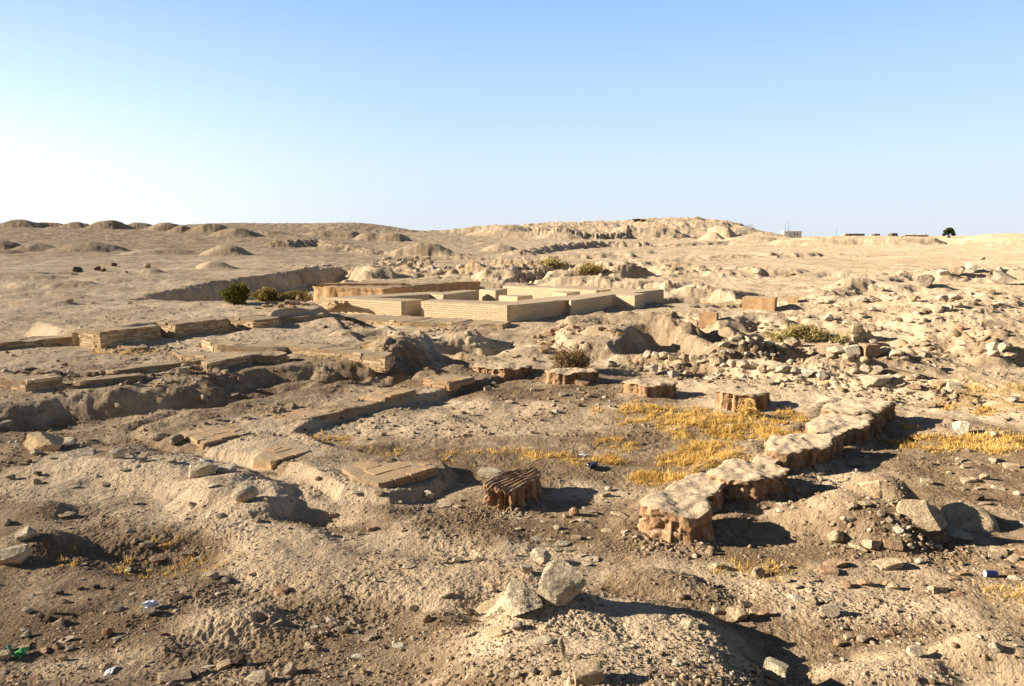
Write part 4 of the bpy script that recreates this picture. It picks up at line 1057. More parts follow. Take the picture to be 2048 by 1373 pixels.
# ---- the ones that stand out, each with its own description
SPECIAL = [
    (1768, 992, 130, 'boulder', 'outcrop', 'rounded crust of caked soil crowning the rubble mound', dict(stretch=(1, .8, .42), sink=.25, tilt=.05, rot=.2, seed=5)),
    (90, 902, 88, 'boulder', 'outcrop', 'pale cracked lump of old masonry at the head of the left bank', dict(stretch=(1, .8, .62), sink=.15, tilt=.05, seed=0, rot=.2)),
    (1115, 1214, 112, 'boulder', 'lime', 'largest pale boulder on the crest of the front mound', dict(stretch=(1, .9, 1.2), sink=.24, rot=.5, seed=1, tilt=.05)),
    (1034, 1228, 92, 'boulder', 'lime', 'tawny boulder leaning against the left of the largest pale boulder', dict(stretch=(1, .9, 1.0), sink=.30, rot=2.2, seed=3, tilt=.1)),
    (978, 1222, 62, 'boulder', 'outcrop', 'cream lump of caked earth embedded in the left flank of the front mound', dict(sink=.45, stretch=(1, .9, .7), tilt=.1)),
    (985, 1172, 56, 'boulder', 'outcrop', 'low cream crust of earth on the back of the front mound, left of the boulders', dict(sink=.5, stretch=(1, .9, .6), tilt=.1)),
    (1006, 1268, 54, 'boulder', 'outcrop', 'cream lump of caked earth below the tawny boulder', dict(sink=.5, stretch=(1, .9, .7), tilt=.1)),
    (1078, 1128, 46, 'chunk', 'lime', 'pale jagged stone behind the largest boulder on the front mound', dict(sink=.1)),
    (1012, 1222, 26, 'brick', 'tan', 'small tan brick piece in front of the tawny boulder', {}),
    (1040, 1232, 22, 'chunk', 'white', 'small white stone at the foot of the tawny boulder', {}),
    (1050, 1150, 28, 'chunk', 'lime', 'small pale stone wedged behind the tawny boulder', {}),
    (1088, 1288, 40, 'slab', 'lime', 'pale slab lying on the right flank of the front mound', dict(sink=.1)),
    (1126, 1312, 14, 'slab', 'lime', 'thin upright splinter of pale stone on the front mound', dict(stretch=(1, .6, 11.), sink=.1, tilt=.15)),
    (1178, 1368, 60, 'block', 'tan', 'squared tan block at the bottom edge below the front mound', dict(sink=.1)),
    (1545, 1362, 46, 'block', 'lime', 'pale upright stone near the bottom edge, right of the front mound', dict(stretch=(1, .8, 1.4), sink=.1)),
    (492, 1004, 54, 'round', 'lime', 'pale round boulder at the end of the left bank casting a long shadow', dict(sink=.1, stretch=(1, .9, .85))),
    (405, 955, 62, 'boulder', 'lime', 'pale double boulder half sunk in the left bank', dict(sink=.3)),
    (455, 946, 34, 'block', 'lime', 'angular pale stone right of the double boulder on the left bank', {}),
    (412, 928, 36, 'slab', 'white', 'flat pale stone behind the double boulder on the left bank', {}),
    (172, 913, 70, 'boulder', 'lime', 'broad pale rock beside the cracked masonry lump on the left bank', dict(sink=.35, stretch=(1, .8, .6))),
    (130, 893, 50, 'slab', 'lime', 'flat rock slab between the masonry lump and the broad pale rock', {}),
    (232, 918, 34, 'chunk', 'white', 'white stone right of the broad pale rock on the left bank', dict(sink=.35)),
    (318, 884, 40, 'round', 'lime', 'pale stone left of the worn brick pad', dict(stretch=(1, .7, .6))),
    (355, 890, 32, 'round', 'grey', 'grey rounded stone touching the worn brick pad', {}),
    (52, 1084, 42, 'boulder', 'lime', 'pale angular boulder near the left edge, the higher of two', dict(sink=.2)),
    (30, 1136, 66, 'boulder', 'lime', 'pale pointed boulder near the left edge, the lower of two', dict(sink=.25, seed=2)),
    (52, 1062, 36, 'slab', 'grey', 'flat grey stone behind the higher pale boulder on the left', {}),
    (10, 856, 34, 'slab', 'grey', 'grey slab leaning on the shaded bank at the left edge', dict(tilt=.5)),
    (348, 1366, 60, 'block', 'tan', 'large flat tan block at the bottom left', dict(stretch=(1, .9, .5), rot=.5, sink=.1)),
    (392, 1352, 28, 'chunk', 'grey', 'grey lump touching the large tan block at the bottom left', {}),
    (518, 1366, 52, 'chunk', 'lime', 'pale rough stone at the bottom edge right of the large tan block', dict(stretch=(1, .9, .7))),
    (740, 1282, 32, 'slab', 'grey', 'smooth grey flat stone among the sherds left of the front mound', dict(sink=.3)),
    (850, 1246, 22, 'round', 'brick', 'round brown cobble on the left flank of the front mound', {}),
    (213, 1275, 24, 'round', 'red', 'round reddish cobble among pale chips at the lower left', {}),
    (565, 1186, 26, 'brick', 'brick', 'small brick lying on the pale crest of the left bank', {}),
    (1845, 1044, 66, 'slab', 'tan', 'tall tilted slab with a ragged edge against the rubble mound', dict(stretch=(1.5, 1.5, 1.7), sink=.2, rot=-.35, tilt=0., seed=2, lean=(.75, .35))),
    (1930, 1058, 92, 'slab', 'tan', 'broad slab leaning in shadow right of the tilted slab', dict(stretch=(1.2, 1.35, 1.2), sink=.1, rot=-.5, tilt=0., seed=4, lean=(.5, .3))),
    (1915, 1080, 58, 'slab', 'lime', 'pale broken slab at the foot of the two leaning slabs', dict(rot=-.5, tilt=.3)),
    (1922, 871, 38, 'boulder', 'white', 'white boulder among the golden weeds on the right', dict(sink=.1)),
    (1708, 934, 38, 'slab', 'grey', 'flat slab in the shadow of the long eroded wall', {}),
    (1640, 950, 22, 'slab', 'tan', 'small tilted slab in the shadow of the long eroded wall', {}),
    (1668, 1090, 32, 'round', 'tan', 'rounded tan stone low on the front of the rubble mound', dict(sink=.1)),
    (1777, 1140, 46, 'brick', 'tan', 'squared tan brick alone below the rubble mound', dict(sink=.05)),
    (1838, 1128, 18, 'chunk', 'white', 'small white stone right of the squared tan brick', {}),
    (1593, 1204, 32, 'chunk', 'white', 'white flat stone in the open soil on the right', dict(stretch=(1, .8, .6))),
    (1875, 1188, 32, 'block', 'tan', 'tan cubic stone with a long shadow on the right', {}),
    (1472, 1243, 42, 'boulder', 'tan', 'tan rough stone on the right shoulder of the front mound', dict(sink=.2)),
    (1380, 1255, 40, 'boulder', 'lime', 'pale rock sticking out of the right shoulder of the front mound', dict(sink=.3)),
    (1435, 1141, 26, 'chunk', 'lime', 'pale stone at the left end of the straw patch on the right', {}),
    (2034, 1162, 30, 'slab', 'lime', 'long pale slab cut by the right edge', dict(rot=-.6)),
    (1988, 1310, 26, 'chunk', 'white', 'white stone on the pale bank at the lower right', {}),
    (1828, 1312, 30, 'chunk', 'lime', 'pale pointed stone at the edge of the pale bank at the lower right', {}),
    (1354, 1330, 22, 'chunk', 'white', 'white stone on the right flank of the front mound near the bottom', {}),
    (983, 957, 52, 'block', 'lime', 'small pale squared block touching the near brick stump', dict(stretch=(1, .8, .42), rot=-.25, sink=0., tilt=.03, seed=0)),
    (1388, 952, 16, 'slab', 'white', 'flat pale stone among the golden weeds of the courtyard', {}),
    (858, 996, 26, 'chunk', 'white', 'whitish lump in the dark soil right of the large front pad', {}),
    (1210, 993, 18, 'brick', 'tan', 'small tan brick beside the shadow of the near stump', {}),
    (1152, 1080, 20, 'brick', 'tan', 'tan brick piece above the cracked mud flakes', {}),
    (1148, 1032, 22, 'round', 'brick', 'brown lump between the near stump and the eroded wall', {}),
    (1072, 784, 24, 'brick', 'tan', 'tan brick on the courtyard floor near the thorny stump', {}),
    (1164, 771, 26, 'brick', 'brick', 'loose brick leaning on the thorny stump', {}),
    (1018, 807, 26, 'slab', 'tan', 'pale broken tile on the courtyard floor', {}),
    (780, 927, 12, 'brick', 'dark', 'small dark brick standing on the large front pad', {}),
    # far right stones
    (1884, 552, 26, 'boulder', 'white', 'white boulder at the left of a cluster on the far right rise', {}),
    (1912, 548, 28, 'boulder', 'tan', 'tan boulder in the middle of the cluster on the far right rise', {}),
    (1940, 547, 28, 'boulder', 'white', 'brightest white boulder of the cluster on the far right rise', {}),
    (2001, 545, 18, 'boulder', 'white', 'white boulder alone right of the far cluster', {}),
    (1965, 520, 10, 'chunk', 'tan', 'tiny tan stone far out on the right plain', {}),
    (1712, 668, 20, 'block', 'tan', 'upright tan stone on the right slope casting a dark shadow', dict(stretch=(1, .8, 1.6))),
    (1692, 652, 20, 'chunk', 'lime', 'pale stone left of the upright tan stone', {}),
    (1711, 684, 24, 'block', 'tan', 'squared tan stone just below the upright tan stone', {}),
    (1741, 690, 22, 'chunk', 'lime', 'pale round stone right of the squared tan stone', {}),
    (1757, 682, 20, 'slab', 'lime', 'flat pale stone behind the pale round stone on the right slope', {}),
    (1704, 713, 28, 'block', 'white', 'white squared block in the stone footing on the right', dict(sink=.1)),
    (1739, 715, 38, 'block', 'brick', 'orange squared block in the stone footing on the right', dict(sink=.1, tilt=.05, rot=.1)),
    (1610, 760, 38, 'boulder', 'white', 'large white boulder at the right end of the long stone row', dict(sink=.12)),
    (1642, 760, 30, 'boulder', 'white', 'white boulder next to the large one ending the long stone row', dict(sink=.12)),
    (1752, 780, 54, 'boulder', 'lime', 'wide pale boulder in the short stone row above the eroded wall', dict(sink=.2)),
    (1906, 780, 26, 'block', 'lime', 'grey white block closing the short stone row on the right', {}),
    (1848, 716, 22, 'block', 'grey', 'dark sided block at the right end of the stone footing', {}),
    (1305, 750, 26, 'boulder', 'white', 'white boulder behind the wide stump, left of a pair', dict(sink=.1)),
    (1346, 755, 26, 'boulder', 'white', 'white boulder behind the wide stump, right of a pair', dict(sink=.1)),
    (1484, 758, 14, 'chunk', 'white', 'small white stone in front of the long stone row', {}),
    (1848, 816, 36, 'brick', 'tan', 'tan brick lying alone right of the eroded wall', dict(sink=.05)),
    (2022, 806, 30, 'chunk', 'white', 'white stone in the weeds near the right edge', {}),
    (1845, 578, 34, 'boulder', 'grey', 'dark shaded rock outcrop below the far right cluster', dict(sink=.1)),
    (2000, 570, 44, 'boulder', 'grey', 'dark shaded rock block near the far right edge', dict(sink=.1)),
]
for px, py, w_, kind, mat, lab, kw in SPECIAL:
    kw = dict(kw); lean = kw.pop('lean', None)
    o = stone(px, py, w_, kind, mat, lab, None, **kw)
    if o and lean: o.rotation_euler = (lean[0], lean[1], o.rotation_euler.z)

# ---- repeats: stones that only their place tells apart share the description of their cluster
A = lambda it: crop(0, 830, 2.529, it)
B = lambda it: crop(600, 830, 2.529, it)
Cc = lambda it: crop(1348, 830, 2.529, it)
Dd = lambda it: crop(1348, 420, 2.921, it)
Mm = lambda it: crop(600, 420, 2.921, it)
Ll = lambda it: crop(0, 420, 2.921, it)
GROUPS = [
 ('small stone scattered on the pale left bank', 'stones on the left bank', A([
    (55, 330, 36, 'chunk', 'grey'), (188, 350, 40, 'chunk', 'tan'), (195, 312, 34, 'chunk', 'dark'), (120, 258, 54, 'slab', 'grey'), (720, 238, 44, 'chunk', 'grey'), (400, 280, 40, 'slab', 'lime'),
    (280, 548, 20, 'chunk', 'lime'), (30, 565, 46, 'chunk', 'grey'), (350, 520, 72, 'slab', 'tan'), (1080, 368, 60, 'slab', 'white'), (1350, 440, 26, 'chunk', 'tan'), (870, 240, 50, 'slab', 'lime'),
    (590, 240, 40, 'sherd', 'lime'), (520, 360, 60, 'slab', 'tan'), (680, 455, 50, 'slab', 'tan'), (970, 470, 40, 'chunk', 'tan'), (1110, 525, 40, 'chunk', 'grey'), (265, 224, 46, 'sherd', 'white'), (180, 205, 44, 'chunk', 'lime'),
    (1305, 545, 40, 'chunk', 'grey'), (640, 290, 50, 'slab', 'grey'), (150, 245, 24, 'chunk', 'dark'), (370, 372, 60, 'sherd', 'lime')])),
 ('small stone or sherd in the straw littered hollow on the left', 'stones in the left hollow', A([
    (345, 578, 40, 'sherd', 'lime'), (660, 592, 36, 'sherd', 'white'), (460, 668, 50, 'slab', 'brick'), (682, 664, 38, 'chunk', 'tan'), (740, 680, 70, 'slab', 'tan'), (645, 792, 60, 'sherd', 'lime'), (950, 722, 56, 'chunk', 'grey'),
    (1010, 738, 50, 'slab', 'grey'), (1068, 835, 66, 'block', 'tan'), (810, 675, 24, 'chunk', 'brick'), (1055, 680, 30, 'sherd', 'lime'), (915, 856, 34, 'sherd', 'white'), (410, 838, 40, 'sherd', 'grey'), (630, 840, 30, 'chunk', 'dark'),
    (420, 765, 40, 'sherd', 'tan'), (1280, 815, 40, 'sherd', 'dark'), (1140, 850, 40, 'chunk', 'grey'), (800, 750, 70, 'slab', 'brick')])),
 ('stone, clod or white sherd in the dark soil at the lower left', 'stones at the lower left', A([
    (1105, 915, 54, 'sherd', 'white'), (1010, 945, 26, 'chunk', 'white'), (670, 912, 34, 'sherd', 'lime'), (590, 1000, 64, 'slab', 'grey'), (762, 1022, 60, 'chunk', 'grey'), (135, 1008, 50, 'chunk', 'white'), (300, 915, 36, 'chunk', 'dark'),
    (410, 890, 34, 'chunk', 'dark'), (485, 885, 34, 'chunk', 'dark'), (568, 888, 26, 'chunk', 'dark'), (300, 1065, 60, 'chunk', 'tan'), (115, 1094, 40, 'sherd', 'white'), (135, 1126, 46, 'chunk', 'grey'), (600, 1136, 54, 'sherd', 'white'),
    (330, 1152, 80, 'sherd', 'lime'), (292, 1186, 40, 'chunk', 'brick'), (345, 1195, 60, 'slab', 'grey'), (130, 1190, 70, 'slab', 'tan'), (25, 1240, 52, 'block', 'tan'), (320, 1250, 40, 'chunk', 'tan'), (675, 1235, 48, 'slab', 'lime'),
    (660, 1265, 36, 'sherd', 'white'), (755, 1260, 46, 'sherd', 'lime'), (190, 1285, 34, 'sherd', 'lime'), (530, 1290, 50, 'round', 'tan'), (230, 1205, 60, 'slab', 'brick'), (1055, 1284, 54, 'sherd', 'white'), (1135, 1285, 60, 'block', 'tan'),
    (1210, 1265, 66, 'chunk', 'dark'), (1470, 1308, 66, 'chunk', 'grey'), (1400, 1062, 54, 'slab', 'lime'), (240, 1050, 44, 'chunk', 'dark'), (205, 1030, 40, 'chunk', 'dark'), (330, 955, 40, 'chunk', 'dark'), (460, 1010, 30, 'sherd', 'brick'),
    (280, 1010, 36, 'chunk', 'dark'), (890, 935, 60, 'slab', 'dark'), (1220, 875, 50, 'slab', 'tan'), (60, 1350, 50, 'sherd', 'lime'), (180, 1350, 60, 'slab', 'brick'), (1185, 1350, 60, 'sherd', 'lime'), (1540, 980, 36, 'sherd', 'grey')])),
 ('flat pale sherd or pebble in the dark soil left of the front mound', 'sherds left of the front mound', B([
    (75, 1076, 40, 'sherd', 'white'), (150, 1046, 60, 'slab', 'lime'), (268, 1052, 64, 'slab', 'tan'), (215, 1105, 68, 'slab', 'grey'), (272, 1108, 50, 'sherd', 'grey'), (112, 1120, 34, 'chunk', 'lime'), (240, 1145, 30, 'sherd', 'dark'),
    (415, 1090, 48, 'sherd', 'lime'), (450, 1110, 34, 'sherd', 'lime'), (500, 1180, 60, 'slab', 'white'), (38, 1180, 72, 'slab', 'tan'), (80, 1195, 46, 'chunk', 'tan'), (290, 1236, 66, 'sherd', 'white'), (315, 1284, 30, 'sherd', 'lime'),
    (340, 1198, 30, 'sherd', 'lime'), (655, 1306, 60, 'slab', 'dark'), (150, 1195, 30, 'sherd', 'white'), (580, 995, 50, 'slab', 'dark'), (730, 1155, 60, 'slab', 'tan'), (880, 1116, 36, 'slab', 'dark'), (860, 1010, 40, 'chunk', 'dark'),
    (880, 1050, 36, 'chunk', 'brick'), (460, 850, 24, 'chunk', 'lime'), (380, 845, 24, 'chunk', 'lime'), (210, 925, 30, 'chunk', 'tan'), (970, 900, 40, 'chunk', 'lime'), (740, 930, 60, 'slab', 'lime'), (1100, 1090, 50, 'chunk', 'grey'),
    (1090, 1340, 56, 'chunk', 'lime'), (1180, 1315, 46, 'chunk', 'grey'), (1255, 1318, 56, 'chunk', 'tan'), (960, 1330, 34, 'chunk', 'tan')])),
 ('small brick bit or stone on the bare strip in front of the pads', 'stones in front of the pads', B([
    (455, 230, 30, 'brick', 'brick'), (92, 335, 32, 'chunk', 'brick'), (240, 320, 30, 'brick', 'tan'), (730, 340, 36, 'chunk', 'tan'), (650, 432, 46, 'chunk', 'lime'), (498, 382, 16, 'chunk', 'white'), (400, 420, 40, 'chunk', 'tan'),
    (290, 412, 60, 'slab', 'lime'), (170, 520, 40, 'brick', 'brick'), (362, 586, 40, 'brick', 'brick'), (90, 596, 30, 'chunk', 'white'), (168, 612, 24, 'chunk', 'white'), (290, 608, 24, 'chunk', 'lime'), (745, 470, 58, 'slab', 'lime'),
    (800, 474, 50, 'slab', 'lime'), (525, 592, 34, 'slab', 'tan'), (610, 625, 26, 'chunk', 'tan'), (690, 695, 22, 'chunk', 'tan'), (1090, 716, 22, 'chunk', 'tan'), (800, 750, 52, 'chunk', 'lime'), (550, 778, 56, 'slab', 'lime'),
    (730, 752, 50, 'slab', 'tan'), (910, 745, 50, 'slab', 'dark'), (600, 455, 30, 'sherd', 'lime'), (505, 452, 24, 'chunk', 'lime'), (660, 265, 40, 'slab', 'lime'), (110, 285, 40, 'sherd', 'grey')])),
 ('flat clod or chip between the near stump and the eroded wall', 'chips between stump and wall', B([
    (1300, 585, 38, 'chunk', 'lime'), (1330, 602, 26, 'chunk', 'white'), (1340, 522, 36, 'chunk', 'tan'), (1440, 478, 40, 'slab', 'tan'), (1470, 574, 40, 'slab', 'tan'), (1620, 524, 96, 'slab', 'tan'), (1550, 592, 60, 'slab', 'tan'),
    (1560, 386, 34, 'chunk', 'white'), (1100, 584, 36, 'slab', 'lime'), (1180, 592, 30, 'sherd', 'lime'), (1490, 500, 40, 'slab', 'lime'), (1270, 520, 34, 'slab', 'tan'), (1230, 545, 30, 'slab', 'lime'), (1420, 540, 40, 'slab', 'lime'),
    (1380, 545, 36, 'slab', 'tan'), (1460, 630, 34, 'slab', 'tan'), (1590, 480, 30, 'sherd', 'lime'), (1545, 445, 30, 'sherd', 'lime'), (1640, 600, 40, 'slab', 'lime')])),
 ('cracked flake of dried mud just behind the boulders on the front mound', 'mud flakes behind the boulders', B([
    (1205, 640, 74, 'sherd', 'lime'), (1250, 668, 66, 'sherd', 'lime'), (1330, 668, 84, 'sherd', 'lime'), (1300, 692, 60, 'sherd', 'lime'), (1365, 695, 70, 'sherd', 'lime'), (1420, 722, 62, 'sherd', 'lime'), (1470, 742, 78, 'sherd', 'lime'),
    (1440, 762, 60, 'sherd', 'lime'), (1270, 640, 50, 'sherd', 'lime')])),
 ('stone or broken brick on the open ground below the rubble mound', 'stones below the rubble mound', Cc([
    (930, 690, 88, 'slab', 'tan'), (1000, 690, 70, 'block', 'tan'), (1100, 692, 80, 'brick', 'brick'), (465, 775, 40, 'chunk', 'tan'), (565, 778, 44, 'chunk', 'tan'), (710, 785, 50, 'brick', 'tan'), (812, 772, 88, 'brick', 'brick'),
    (780, 805, 80, 'brick', 'brick'), (710, 846, 60, 'slab', 'tan'), (870, 878, 50, 'chunk', 'brick'), (960, 870, 60, 'chunk', 'brick'), (1075, 866, 36, 'chunk', 'brick'), (1110, 886, 50, 'chunk', 'tan'), (1430, 915, 60, 'slab', 'brick'),
    (1255, 864, 22, 'chunk', 'tan'), (700, 965, 60, 'chunk', 'tan'), (365, 972, 44, 'brick', 'dark'), (215, 1010, 50, 'block', 'tan'), (300, 1045, 100, 'slab', 'tan'), (402, 1012, 40, 'block', 'tan'), (455, 1022, 46, 'block', 'brick'),
    (790, 1022, 84, 'chunk', 'grey'), (1085, 1110, 40, 'brick', 'brick'), (1395, 1075, 34, 'brick', 'brick'), (830, 1172, 44, 'chunk', 'brick'), (880, 1140, 40, 'block', 'tan'), (950, 1150, 56, 'chunk', 'grey'), (1005, 1166, 30, 'chunk', 'lime'),
    (1415, 1188, 36, 'chunk', 'brick'), (30, 940, 44, 'chunk', 'tan'), (560, 850, 50, 'chunk', 'tan'), (420, 820, 60, 'chunk', 'tan'), (620, 880, 40, 'chunk', 'tan'), (960, 1035, 40, 'sherd', 'tan'), (990, 910, 50, 'sherd', 'lime'),
    (840, 965, 40, 'sherd', 'lime'), (1290, 910, 30, 'chunk', 'tan'), (780, 942, 34, 'sherd', 'white')])),
 ('loose brick in the little heap at the right edge', 'brick heap at the right edge', Cc([
    (1640, 700, 60, 'brick', 'tan'), (1690, 705, 60, 'brick', 'tan'), (1750, 712, 60, 'brick', 'brick'), (1620, 725, 50, 'brick', 'tan'), (1670, 770, 44, 'brick', 'tan'), (1450, 812, 40, 'brick', 'brick'), (1410, 838, 36, 'brick', 'brick'),
    (1690, 805, 40, 'brick', 'brick'), (1720, 745, 60, 'brick', 'tan'), (1765, 770, 50, 'brick', 'brick')])),
 ('pale chip on the slope of the rubble mound', 'chips on the rubble mound', Cc([
    (1130, 612, 50, 'chunk', 'white'), (1190, 588, 30, 'chunk', 'white'), (530, 500, 34, 'chunk', 'white'), (462, 482, 50, 'slab', 'grey'), (560, 465, 30, 'chunk', 'lime'), (620, 396, 30, 'chunk', 'lime'), (380, 528, 26, 'slab', 'grey'),
    (860, 550, 34, 'chunk', 'lime'), (965, 470, 60, 'slab', 'tan'), (900, 485, 50, 'chunk', 'tan'), (890, 550, 40, 'chunk', 'grey'), (540, 460, 24, 'chunk', 'lime'), (590, 450, 26, 'chunk', 'lime'), (640, 430, 24, 'chunk', 'lime'),
    (600, 480, 24, 'chunk', 'lime'), (1050, 520, 36, 'chunk', 'grey'), (1090, 545, 34, 'chunk', 'grey'), (1180, 630, 36, 'chunk', 'lime'), (1240, 640, 36, 'chunk', 'grey'), (1290, 670, 36, 'chunk', 'grey'), (1060, 600, 30, 'chunk', 'dark'),
    (1140, 660, 30, 'chunk', 'grey'), (1200, 690, 30, 'chunk', 'grey'), (500, 420, 40, 'slab', 'grey'), (740, 310, 50, 'slab', 'grey')])),
 ('small brick piece on the open ground right of the rubble mound', 'brick pieces right of the rubble mound', Cc([
    (1275, 348, 46, 'brick', 'tan'), (1470, 270, 36, 'brick', 'tan'), (1445, 238, 34, 'chunk', 'lime'), (1505, 246, 40, 'sherd', 'lime'), (1625, 240, 44, 'brick', 'tan'), (1490, 345, 56, 'brick', 'tan'), (1530, 335, 36, 'brick', 'tan'),
    (1570, 330, 46, 'chunk', 'tan'), (1705, 275, 60, 'brick', 'tan'), (1635, 384, 50, 'brick', 'lime'), (1540, 380, 30, 'brick', 'tan'), (1455, 382, 40, 'slab', 'grey'), (1740, 412, 36, 'chunk', 'lime'), (1570, 462, 60, 'slab', 'grey'),
    (1540, 432, 50, 'chunk', 'dark'), (1760, 556, 36, 'slab', 'white'), (1620, 115, 40, 'chunk', 'lime'), (1680, 110, 50, 'chunk', 'tan'), (1590, 105, 30, 'chunk', 'tan'), (1390, 300, 24, 'chunk', 'tan'), (395, 138, 40, 'slab', 'lime')])),
 ('pale rubble stone in the upper stone footing on the right', 'stones of the upper right footing', Dd([
    (300, 805, 60, 'chunk', 'lime'), (370, 765, 50, 'chunk', 'lime'), (430, 785, 60, 'chunk', 'lime'), (500, 795, 60, 'chunk', 'lime'), (560, 805, 60, 'chunk', 'tan'), (620, 815, 60, 'chunk', 'lime'), (690, 815, 80, 'chunk', 'tan'),
    (735, 805, 50, 'chunk', 'tan'), (330, 850, 40, 'chunk', 'lime'), (430, 855, 40, 'chunk', 'lime'), (230, 846, 34, 'chunk', 'tan'), (575, 860, 28, 'chunk', 'lime'), (290, 848, 30, 'chunk', 'lime'), (400, 800, 40, 'chunk', 'lime'),
    (470, 770, 44, 'chunk', 'lime'), (340, 780, 44, 'chunk', 'lime')])),
 ('rough stone set in the stone footing beside the orange block', 'stones beside the orange block', Dd([
    (880, 850, 70, 'chunk', 'tan'), (940, 850, 80, 'chunk', 'lime'), (920, 882, 60, 'chunk', 'tan'), (1230, 850, 76, 'chunk', 'lime'), (1300, 865, 66, 'chunk', 'lime'), (1370, 875, 60, 'chunk', 'grey'), (1420, 880, 50, 'chunk', 'grey'),
    (1190, 850, 40, 'chunk', 'white'), (1010, 895, 60, 'chunk', 'tan'), (1120, 900, 60, 'chunk', 'tan'), (1340, 890, 46, 'chunk', 'grey'), (970, 820, 50, 'slab', 'lime'), (1270, 825, 60, 'slab', 'lime')])),
 ('pale stone in the long stone row behind the stumps', 'stones of the long row', Dd([
    (-60, 880, 60, 'chunk', 'lime'), (-20, 895, 60, 'chunk', 'tan'), (35, 912, 54, 'chunk', 'tan'), (110, 900, 60, 'chunk', 'lime'), (170, 900, 70, 'slab', 'lime'), (245, 925, 70, 'chunk', 'tan'), (288, 930, 40, 'chunk', 'white'),
    (345, 935, 66, 'chunk', 'lime'), (395, 935, 66, 'chunk', 'lime'), (450, 940, 60, 'chunk', 'lime'), (515, 955, 60, 'round', 'tan'), (570, 950, 70, 'chunk', 'lime'), (640, 960, 70, 'chunk', 'lime'), (690, 965, 60, 'chunk', 'lime'),
    (920, 985, 50, 'chunk', 'lime'), (400, 985, 36, 'chunk', 'lime'), (268, 960, 40, 'chunk', 'tan'), (70, 970, 36, 'chunk', 'tan'), (360, 1002, 40, 'chunk', 'tan'), (200, 990, 60, 'slab', 'lime'), (560, 1025, 60, 'chunk', 'grey'),
    (610, 1015, 50, 'chunk', 'lime'), (660, 1010, 44, 'chunk', 'lime'), (640, 1035, 34, 'chunk', 'tan'), (-110, 880, 50, 'chunk', 'lime'), (-150, 865, 50, 'chunk', 'lime'), (340, 1010, 30, 'chunk', 'tan')])),
 ('stone or flat brick of the short row above the eroded wall', 'stones of the short row', Dd([
    (1060, 965, 56, 'chunk', 'lime'), (1120, 960, 60, 'chunk', 'lime'), (1190, 962, 60, 'chunk', 'lime'), (1270, 1020, 56, 'chunk', 'grey'), (1310, 1000, 60, 'chunk', 'lime'), (1370, 1005, 60, 'chunk', 'tan'), (1420, 990, 50, 'chunk', 'grey'),
    (1400, 1055, 66, 'brick', 'brick'), (1490, 1040, 60, 'brick', 'brick'), (1555, 1040, 66, 'brick', 'brick'), (1660, 1070, 56, 'brick', 'tan'), (1370, 1080, 46, 'brick', 'tan'), (1320, 1040, 60, 'slab', 'tan'), (1600, 1015, 40, 'chunk', 'tan')])),
 ('pale stone scattered over the bumpy rise on the right', 'stones on the right rise', Dd([
    (1095, 545, 62, 'chunk', 'white'), (1140, 540, 40, 'chunk', 'lime'), (1180, 540, 60, 'slab', 'grey'), (1235, 515, 50, 'chunk', 'lime'), (1270, 532, 70, 'slab', 'lime'), (985, 535, 50, 'slab', 'lime'), (900, 552, 60, 'slab', 'lime'),
    (850, 552, 50, 'slab', 'white'), (1380, 535, 50, 'chunk', 'tan'), (1420, 525, 50, 'chunk', 'lime'), (1570, 535, 60, 'chunk', 'lime'), (1640, 530, 70, 'chunk', 'lime'), (1470, 605, 50, 'chunk', 'tan'), (1530, 605, 70, 'chunk', 'lime'),
    (1600, 595, 60, 'chunk', 'lime'), (1640, 575, 60, 'chunk', 'lime'), (895, 650, 60, 'chunk', 'white'), (850, 700, 50, 'slab', 'lime'), (700, 705, 50, 'slab', 'lime'), (1160, 596, 36, 'chunk', 'white'), (1110, 636, 36, 'chunk', 'grey'),
    (1380, 665, 44, 'slab', 'lime'), (1430, 668, 40, 'slab', 'lime'), (1670, 710, 50, 'chunk', 'brick'), (1860, 830, 90, 'boulder', 'white'), (1920, 835, 80, 'boulder', 'lime'), (1870, 865, 60, 'chunk', 'lime'), (1960, 868, 50, 'block', 'tan'),
    (1900, 560, 60, 'slab', 'white'), (1160, 475, 50, 'chunk', 'lime'), (1210, 480, 40, 'chunk', 'tan'), (1790, 490, 60, 'chunk', 'tan'), (1850, 495, 50, 'chunk', 'tan'), (1730, 500, 40, 'chunk', 'lime'), (690, 385, 40, 'slab', 'brick'),
    (480, 380, 50, 'chunk', 'lime'), (1540, 640, 40, 'slab', 'lime'), (1620, 660, 30, 'chunk', 'tan')])),
 ('stone of the dark rubble slide above the pale footing', 'stones of the dark rubble slide', Dd([
    (430, 665, 40, 'slab', 'grey'), (460, 690, 40, 'slab', 'grey'), (490, 670, 40, 'slab', 'grey'), (510, 700, 44, 'slab', 'grey'), (545, 680, 40, 'slab', 'grey'), (560, 710, 40, 'slab', 'grey'), (590, 690, 40, 'slab', 'grey'), (480, 720, 40, 'slab', 'grey'),
    (530, 725, 40, 'slab', 'grey'), (440, 700, 36, 'slab', 'grey'), (575, 665, 36, 'slab', 'grey'), (610, 710, 36, 'slab', 'grey')])),
 ('stone of the rubble bank behind the mud wall', 'rubble behind the mud wall', Mm([
    (450, 320, 44, 'chunk', 'grey'), (480, 325, 44, 'chunk', 'lime'), (510, 318, 40, 'chunk', 'tan'), (535, 328, 40, 'chunk', 'lime'), (560, 318, 40, 'chunk', 'tan'), (590, 324, 40, 'chunk', 'lime'), (615, 315, 36, 'chunk', 'lime'),
    (640, 322, 44, 'chunk', 'tan'), (670, 318, 40, 'chunk', 'grey'), (700, 325, 46, 'chunk', 'lime'), (725, 300, 40, 'chunk', 'lime'), (745, 290, 36, 'chunk', 'tan'), (490, 300, 36, 'chunk', 'tan'), (580, 300, 36, 'chunk', 'grey'),
